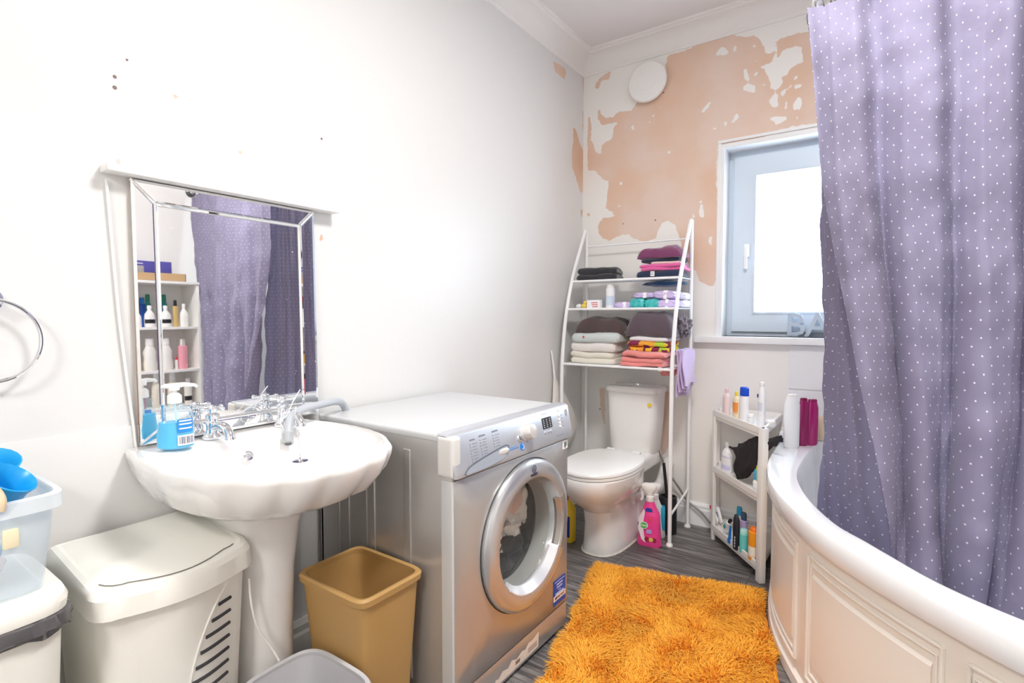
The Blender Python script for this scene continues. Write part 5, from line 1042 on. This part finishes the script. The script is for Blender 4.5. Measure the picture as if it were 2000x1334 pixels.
# ------------------------------------------------------------------ shower rail and curtains
rail = smooth_pts([(X1-.01, 1.93, 2.085), (.9, 1.90, 2.085), (.5, 1.83, 2.085), (.15, 1.775, 2.085), (-.08, 1.735, 2.085), (-.17, 1.765, 2.085), (-.195, 1.87, 2.085), (-.185, 2.2, 2.09), (-.17, 2.7, 2.11), (-.165, Y1-.012, 2.125)], 8)
rl = thing('shower_rail', 'white curved shower curtain rail above the bath', 'curtain rail', (X1, 1.93, 2.085))
link('rail_tube', tube(NB(), rail, .0125, 14), white_mt, rl, world=True); link('wall_flange', lathe(NB(), [(.035, 0), (.035, -.006), (.020, -.014), (.018, -.022)], (X1, 1.93, 2.085), 24, 'x'), M('flange_dark', (.12, .12, .12), .3, .5), rl, world=True)
def curtmat():
    m = bpy.data.materials.new('polka_dot_fabric'); m.use_nodes = True; nt = m.node_tree; b = nt.nodes['Principled BSDF']; N = nt.nodes.new; L = nt.links.new
    uv = N('ShaderNodeUVMap'); sp = N('ShaderNodeSeparateXYZ'); L(uv.outputs[0], sp.inputs[0])
    def mth(op, a, b_=None, c=None):
        n = N('ShaderNodeMath'); n.operation = op
        for i, v_ in enumerate((a, b_, c)):
            if v_ is None: continue
            if isinstance(v_, (int, float)): n.inputs[i].default_value = v_
            else: L(v_, n.inputs[i])
        return n.outputs[0]
    def dots(ox, oy, pw=.044, ph=.044):
        u = mth('SUBTRACT', mth('FRACT', mth('ADD', mth('DIVIDE', sp.outputs[0], pw), ox)), .5); v_ = mth('SUBTRACT', mth('FRACT', mth('ADD', mth('DIVIDE', sp.outputs[1], ph), oy)), .5)
        d = mth('SQRT', mth('ADD', mth('MULTIPLY', u, u), mth('MULTIPLY', v_, v_))); return mth('LESS_THAN', d, .052)
    dd = mth('MAXIMUM', dots(0, 0), dots(.5, .5))
    mx = N('ShaderNodeMix'); mx.data_type = 'RGBA'; mx.inputs[6].default_value = (.285, .262, .375, 1); mx.inputs[7].default_value = (.85, .82, .9, 1); L(dd, mx.inputs[0]); L(mx.outputs[2], b.inputs['Base Color'])
    b.inputs['Roughness'].default_value = .72; b.inputs['Specular IOR Level'].default_value = .25; b.inputs['Sheen Weight'].default_value = .15; b.inputs['Sheen Roughness'].default_value = .4
    n = N('ShaderNodeTexNoise'); n.inputs['Scale'].default_value = 14; n.inputs['Detail'].default_value = 5; L(uv.outputs[0], n.inputs[0]); bp = N('ShaderNodeBump'); bp.inputs['Strength'].default_value = .35; bp.inputs['Distance'].default_value = .01; L(n.outputs[0], bp.inputs['Height']); L(bp.outputs[0], b.inputs['Normal'])
    tr = N('ShaderNodeBsdfTranslucent'); L(mx.outputs[2], tr.inputs[0]); ms = N('ShaderNodeMixShader'); ms.inputs[0].default_value = .28; L(b.outputs[0], ms.inputs[1]); L(tr.outputs[0], ms.inputs[2]); L(ms.outputs[0], nt.nodes['Material Output'].inputs[0])
    return m
cmat = curtmat()
def poly_at(pts, s_):
    L_ = [0]
    for a, b in zip(pts[:-1], pts[1:]): L_.append(L_[-1]+(Vector(b)-Vector(a)).length)
    t_ = s_*L_[-1]
    for i in range(len(pts)-1):
        if t_ <= L_[i+1] or i == len(pts)-2:
            f = (t_-L_[i])/(L_[i+1]-L_[i]); return Vector(pts[i]).lerp(Vector(pts[i+1]), f)
def curtain(lab, top, bot, zt0, zb0, edge_fn, amp, folds, seed, nu=360, nv=110, cloth_w=1.6):
    """top/bot: plan paths; folds: list of (frequency, amplitude, phase, drift)"""
    t = thing('shower_curtain', lab, 'curtain', (top[0][0], top[0][1], zt0)); V_, F_, UV = [], [], []
    tp = [poly_at([(*p, 0) for p in top], i/(nu-1)) for i in range(nu)]; bp_ = [poly_at([(*p, 0) for p in bot], i/(nu-1)) for i in range(nu)]
    for i in range(nu):
        s_ = i/(nu-1); tn_ = (tp[min(i+1, nu-1)]-tp[max(i-1, 0)]).normalized(); nr = Vector((-tn_.y, tn_.x, 0))
        for j in range(nv):
            v_ = j/(nv-1); e = edge_fn(v_) if edge_fn else v_; p = tp[i].lerp(bp_[i], e); off = 0; al = 0
            for fq, am, ph, dr2 in folds:
                w_ = math.sin(2*PI*(fq*(s_+dr2*v_*v_))+ph); w_ = math.copysign(abs(w_)**.8, w_); off += am*w_*(.45+.75*v_**.7); al += am*.5*math.cos(2*PI*(fq*(s_+dr2*v_*v_))+ph)*v_
            off += .016*noise.noise(Vector((s_*7+seed, v_*9, seed))) + .008*noise.noise(Vector((s_*26+seed, v_*22+s_*8, seed+4)))
            hook = .010*abs(math.sin(PI*s_*folds[0][0]*1.5))*(1-min(1, v_*8))
            V_.append(p+nr*off+tn_*al+Vector((0, 0, zt0+(zb0-zt0)*v_-hook))); UV.append((s_*cloth_w+.12*v_*math.sin(s_*3), v_*(zt0-zb0)))
    for i in range(nu-1):
        for j in range(nv-1): F_.append((i*nv+j, (i+1)*nv+j, (i+1)*nv+j+1, i*nv+j+1))
    o = link('curtain_cloth', (V_, [], F_), cmat, t, world=True, smooth=True, angle=3)
    uvl = o.data.uv_layers.new(name='UVMap'); lo = np.empty(len(o.data.loops), dtype=np.int32); o.data.loops.foreach_get('vertex_index', lo); uvl.data.foreach_set('uv', np.array(UV, dtype=np.float32)[lo].ravel())
    return t, tp
zA, zB = 2.05, .44
edg = lambda v_: np.interp(v_, [0, .30, .42, .57, .75, 1], [0, .20, .36, .58, .80, 1.0])
topA = [(-.205, 1.722), (-.10, 1.73), (.15, 1.768), (.5, 1.825), (.9, 1.895), (1.17, 1.925)]
botA = [(.022, 1.735), (.10, 1.74), (.26, 1.75), (.50, 1.80), (.72, 1.86), (.85, 1.90)]
cA, tpA = curtain('purple polka-dot shower curtain hanging across the front of the bath', topA, botA, zA, zB, edg, 1, [(8.5, .033, 1.3, .10), (3.2, .020, .4, -.10), (17, .010, 2, .05)], 3, cloth_w=2.3)
topB = [(-.09, 1.815), (-.160, 1.83), (-.188, 1.90), (-.184, 2.0), (-.176, 2.08)]
botB = [(.15, 1.86), (.08, 1.90), (.01, 1.99), (-.085, 2.20), (-.185, 2.40)]
edgB = lambda v_: np.interp(v_, [0, .30, .42, .57, .75, 1], [0, .20, .36, .52, .70, 1.0])
cB, tpB = curtain('second purple polka-dot curtain gathered behind the first, near the window', topB, botB, zA, .36, edgB, 1, [(5.5, .015, .6, .12), (11, .006, 1, .1)], 9, nu=200, cloth_w=1.1)
for t, tp, n_ in ((cA, tpA, 12), (cB, tpB, 5)):
    for i in range(n_):
        p = tp[int((i+.3)/n_*(len(tp)-1))]; q = min(rail, key=lambda r_: (r_.x-p.x)**2+(r_.y-p.y)**2)
        i0 = rail.index(q); tt = (rail[min(i0+1, len(rail)-1)]-rail[max(i0-1, 0)]).normalized(); sd2 = tt.cross(Vector((0, 0, 1))).normalized()
        # snap the ring to the rail beside the cloth
        c = Vector((p.x, p.y, 0)); base = Vector((q.x, q.y, 2.066))+tt*((c-Vector((q.x, q.y, 0))).dot(tt))
        link('curtain_ring', tube(NB(), [base+sd2*.024*math.cos(a)+Vector((0, 0, .036*math.sin(a))) for a in np.linspace(0, 2*PI, 17)[:-1]], .0016, 6, closed=True), M('ring_dark', (.20, .20, .22), .25, .8), t, world=True)

# ------------------------------------------------------------------ shelf unit on the right wall (seen in the mirror)
UX0, UX1, UY0, UY1 = .955, X1-.002, 1.34, 1.865
un = thing('wall_shelf_unit', 'white open shelf unit of bottles reflected in the mirror', 'shelf unit', (1.08, 1.6, RIM))
wfm = M('shelf_board_white', (.84, .82, .79), .4)
for yy in (UY0, UY1-.018): link('side_board', bx2(NB(), (UX0, yy, RIM+.001), (UX1, yy+.018, 1.482), .001), wfm, un, world=True)
link('back_board', bx2(NB(), (UX1-.006, UY0+.018, RIM+.001), (UX1, UY1-.018, 1.482)), wfm, un, world=True)
for z_ in (1.485, 1.165, .862, .600): link('shelf_board', bx2(NB(), (UX0-(.008 if z_ > 1.4 else 0), UY0+(.018 if z_ < 1.4 else -.008), z_-.018), (UX1-.006, UY1-(.018 if z_ < 1.4 else -.008), z_), .001), wfm, un, world=True)
ub = [('white', (.84, .82, .80), white_pl, 1.783, 1.165, .165, .028, 'white bottle with black spots at the right of the upper shelf in the mirror', 'flask'),
      ('gold', (.60, .42, .16), dark, 1.728, 1.165, .19, .018, 'slim gold bottle on the upper shelf in the mirror', 'straight'),
      ('white', (.84, .82, .80), white_pl, 1.664, 1.165, .15, .034, 'broad white bottle with a small black label in the mirror', 'flask'),
      ('white', (.84, .82, .80), white_pl, 1.585, 1.165, .13, .028, 'shorter white bottle left of the broad one in the mirror', 'flask'),
      ('white', (.82, .70, .66), white_pl, 1.50, 1.165, .15, .030, 'white bottle with a red label on the upper shelf in the mirror', 'flask'),
      ('greybot', (.20, .22, .27), red_pr, 1.628, 1.165, .235, .026, 'grey bottle with a red cap at the back of the upper shelf', 'straight'),
      ('bluebot', (.02, .10, .48), M('cap_blue2', (.02, .2, .6), .4), 1.668, 1.165, .21, .026, 'blue bottle at the back of the upper shelf in the mirror', 'straight'),
      ('greenbot', (.03, .30, .28), M('cap_green2', (.02, .25, .15), .4), 1.705, 1.165, .235, .024, 'green topped bottle at the back of the upper shelf in the mirror', 'round'),
      ('pinkbot', (.82, .35, .42), M('cap_silver2', (.75, .73, .70), .3, .4), 1.765, .862, .215, .031, 'tall pink bottle with a silver cap in the mirror', 'straight'),
      ('whitetube', (.84, .80, .78), red_pr, 1.722, .862, .085, .010, 'tiny white tube with a red cap beside the pink bottle', 'straight'),
      ('whitebig', (.80, .78, .74), white_pl, 1.655, .862, .225, .044, 'large ribbed white bottle on the middle shelf in the mirror', 'waist'),
      ('whitebig', (.80, .78, .74), white_pl, 1.50, .862, .205, .040, 'second large white bottle further left on the middle shelf', 'waist'),
      ('yellowbase', (.72, .42, .05), dark, 1.578, .862, .10, .022, 'amber pot with a dark brush top in the mirror', 'straight'),
      ('whitebox2', (.78, .76, .70), white_pl, 1.79, .600, .19, .026, 'pale carton-shaped bottle with a black label low in the mirror', 'straight'),
      ('cone', (.74, .70, .60), white_pl, 1.69, .600, .24, .034, 'cream cone-topped bottle low in the mirror', 'round'),
      ('redbot', (.55, .08, .16), dark, 1.585, .600, .18, .030, 'dark red bottle low in the mirror', 'round')]
for nm, col, capm, yy, z_, hh, rr0, lab, shp in ub:
    back = 'at the back' in lab
    bottle('toiletry_bottle', lab, 'bottle', (1.14 if back else 1.02, yy, z_+.0005), hh, rr0, M('b_'+nm, col, .35), capm, .22 if shp != 'flask' else .15, .7, rz=-PI/2, shape=shp, capr=rr0*(.6 if shp != 'flask' else .42), band=(dark if 'black label' in lab else (red_pr if 'red label' in lab else None)), bandz=(.2, .42))
tr_ = thing('cardboard_tray', 'shallow cardboard tray on top of the reflected shelf unit', 'box', (1.06, 1.55, 1.4855)); cbm = M('cardboard', (.52, .34, .18), .8); bm = NB()
for a, b in [((-.08, -.20, 0), (.10, .24, .004)), ((-.08, -.20, 0), (-.076, .24, .055)), ((.096, -.20, 0), (.10, .24, .055)), ((-.08, -.20, 0), (.10, -.196, .055)), ((-.08, .236, 0), (.10, .24, .055))]: bx2(bm, a, b)
link('tray', bm, cbm, tr_, smooth=False)
pb = thing('purple_box', 'violet-blue gift box with two window cut-outs on the cardboard tray', 'box', (1.07, 1.52, 1.490)); link('carton', bx2(NB(), (-.04, -.17, 0), (.05, .20, .135), .002), M('violet_card', (.10, .09, .36), .5), pb)
for yy in (-.09, .08): link('box_window', bx2(NB(), (-.0412, yy-.045, .03), (-.0385, yy+.045, .10), .001), M('window_grey', (.42, .38, .36), .3), pb)
link('box_lettering_line', bx2(NB(), (-.0412, .04, .113), (-.0395, .12, .118)), white_pr, pb, smooth=False)
tw = thing('wall_twig', 'wire twig with dark leaves fixed on the wall seen in the mirror', 'wall decoration', (X1-.006, 1.55, 1.80))
stm = smooth_pts([(X1-.006, 1.36, 1.86), (X1-.008, 1.45, 1.875), (X1-.010, 1.54, 1.845), (X1-.010, 1.60, 1.78)], 6); link('stem', tube(NB(), stm, .0018, 6), M('twig_metal', (.20, .17, .14), .4, .5), tw, world=True)
for (yy, zz) in ((1.615, 1.745), (1.46, 1.80)): link('leaf', lump(NB(), (X1-.012, yy, zz), (.004, .016, .042), 0, sub=3), M('leaf_dark', (.10, .09, .08), .4, .5), tw, world=True)

# ------------------------------------------------------------------ shaggy rug
TL, TR = Vector((-1.075, 2.218, 0)), Vector((-.398, 2.398, 0)); dv = Vector((.232, -.973, 0)).normalized()
eu = (TR-TL).normalized(); ev = Vector((eu.y, -eu.x, 0)); RW, RL = (TR-TL).length, 1.18
rg = thing('shaggy_rug', 'shaggy orange rug on the floor beside the bath', 'rug', TL+eu*RW/2+ev*RL/2)
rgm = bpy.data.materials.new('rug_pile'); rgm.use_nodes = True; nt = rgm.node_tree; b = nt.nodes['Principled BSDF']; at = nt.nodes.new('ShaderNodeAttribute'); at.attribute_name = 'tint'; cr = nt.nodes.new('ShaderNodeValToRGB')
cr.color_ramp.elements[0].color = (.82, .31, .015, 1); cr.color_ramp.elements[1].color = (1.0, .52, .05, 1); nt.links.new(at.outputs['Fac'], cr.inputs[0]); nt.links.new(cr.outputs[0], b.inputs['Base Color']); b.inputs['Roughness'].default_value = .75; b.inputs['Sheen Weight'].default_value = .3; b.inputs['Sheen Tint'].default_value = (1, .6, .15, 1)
base = [TL, TR, TR+ev*RL, TL+ev*RL]
link('rug_backing', rings(NB(), [[p+Vector((0, 0, .0008)) for p in base], [p+Vector((0, 0, .012)) for p in base]]), M('rug_backing', (.78, .30, .02), .9), rg, world=True, smooth=False)
n = 62000
u = rng.random(n)*RW; v_ = rng.random(n)*RL; h = rng.uniform(.018, .034, n)
fx_ = np.array([noise.noise(Vector((a*7, b_*7, 1))) for a, b_ in zip(u[::20], v_[::20])]); fy_ = np.array([noise.noise(Vector((a*7, b_*7, 9))) for a, b_ in zip(u[::20], v_[::20])])
fl_x = np.array([0.0]*n); fl_y = np.array([0.0]*n)
gxn, gyn = 60, 90
GX = np.array([[noise.noise(Vector((i*RW/gxn*8, j*RL/gyn*8, 1.3))) for j in range(gyn+1)] for i in range(gxn+1)]); GY = np.array([[noise.noise(Vector((i*RW/gxn*8, j*RL/gyn*8, 7.7))) for j in range(gyn+1)] for i in range(gxn+1)])
iu = (u/RW*gxn).astype(int); iv = (v_/RL*gyn).astype(int)
lx = GX[iu, iv]*1.8+rng.normal(0, .35, n)+np.where(u < .03, -.7, 0)+np.where(u > RW-.03, .4, 0); ly = GY[iu, iv]*1.8+rng.normal(0, .35, n)+np.where(v_ < .03, -.7, 0)
EU = np.array(eu); EV = np.array(ev); O = np.array(TL)
bp0 = O+u[:, None]*EU+v_[:, None]*EV+np.array([0, 0, .008]); ln = (lx[:, None]*EU+ly[:, None]*EV)
ld = np.clip(np.linalg.norm(ln, axis=1), .05, 1.3); ln = ln/np.linalg.norm(ln, axis=1)[:, None]*ld[:, None]
p1 = bp0+ln*.010+np.array([0, 0, 1])*(h*.62)[:, None]; p2_ = bp0+ln*.030+np.array([0, 0, 1])*(h*(1.0-.38*np.clip(ld, 0, 1)))[:, None]
sa_ = rng.random(n)*2*PI; sd_v = np.stack([np.cos(sa_), np.sin(sa_), np.zeros(n)], 1)*.0021
V = np.stack([bp0-sd_v, bp0+sd_v, p1-sd_v*.9, p1+sd_v*.9, p2_], 1).reshape(-1, 3)-np.array(rg.location)
k = np.arange(n)*5; quads = np.stack([k, k+1, k+3, k+2], 1); tris = np.stack([k+2, k+3, k+4], 1)
me = bpy.data.meshes.new('rug_pile'); me.vertices.add(len(V)); me.vertices.foreach_set('co', V.astype(np.float32).ravel())
lv = np.concatenate([quads.ravel(), tris.ravel()]); me.loops.add(len(lv)); me.loops.foreach_set('vertex_index', lv.astype(np.int32)); me.polygons.add(2*n)
me.polygons.foreach_set('loop_start', np.concatenate([np.arange(n)*4, n*4+np.arange(n)*3]).astype(np.int32)); me.update(calc_edges=True); me.validate()
me.polygons.foreach_set('use_smooth', [True]*(2*n))
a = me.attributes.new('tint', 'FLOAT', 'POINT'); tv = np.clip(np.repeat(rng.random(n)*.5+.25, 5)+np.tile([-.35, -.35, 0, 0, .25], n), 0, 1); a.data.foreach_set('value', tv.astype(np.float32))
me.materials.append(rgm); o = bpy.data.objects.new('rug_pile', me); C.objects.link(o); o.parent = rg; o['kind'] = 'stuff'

# ------------------------------------------------------------------ groups of alike things
GROUPS = {'folded_towel': 'folded towels and blankets on the rack', 'folded_blanket': 'folded towels and blankets on the rack', 'folded_garment': 'folded towels and blankets on the rack', 'folded_sheet': 'folded towels and blankets on the rack', 'folded_cloth_piece': 'folded towels and blankets on the rack',
          'soft_pack': 'soft packs on the middle rack shelf', 'toiletry_bottle': 'bottles on the shelf unit seen in the mirror', 'toothpaste_tube': 'toothpaste tubes on the corner shelf', 'pillar_tap': 'taps on the basin', 'spray_bottle': 'spray bottles beside the toilet',
          'shower_curtain': 'curtains round the bath', 'blue_tub': 'blue tubs in the storage box', 'decorative_letter': 'letters on the window sill', 'shower_bottle': 'bottles on the corner shelf', 'lotion_bottle': 'bottles on the corner shelf', 'juice_bottle': 'bottles on the corner shelf', 'shampoo_bottle': 'bottles by the bath', 'waste_bin': 'open waste bins'}
for o in list(C.objects):
    if o.parent is None and 'category' in o and 'group' not in o:
        g = GROUPS.get(o.name.split('.')[0])
        if g: o['group'] = g
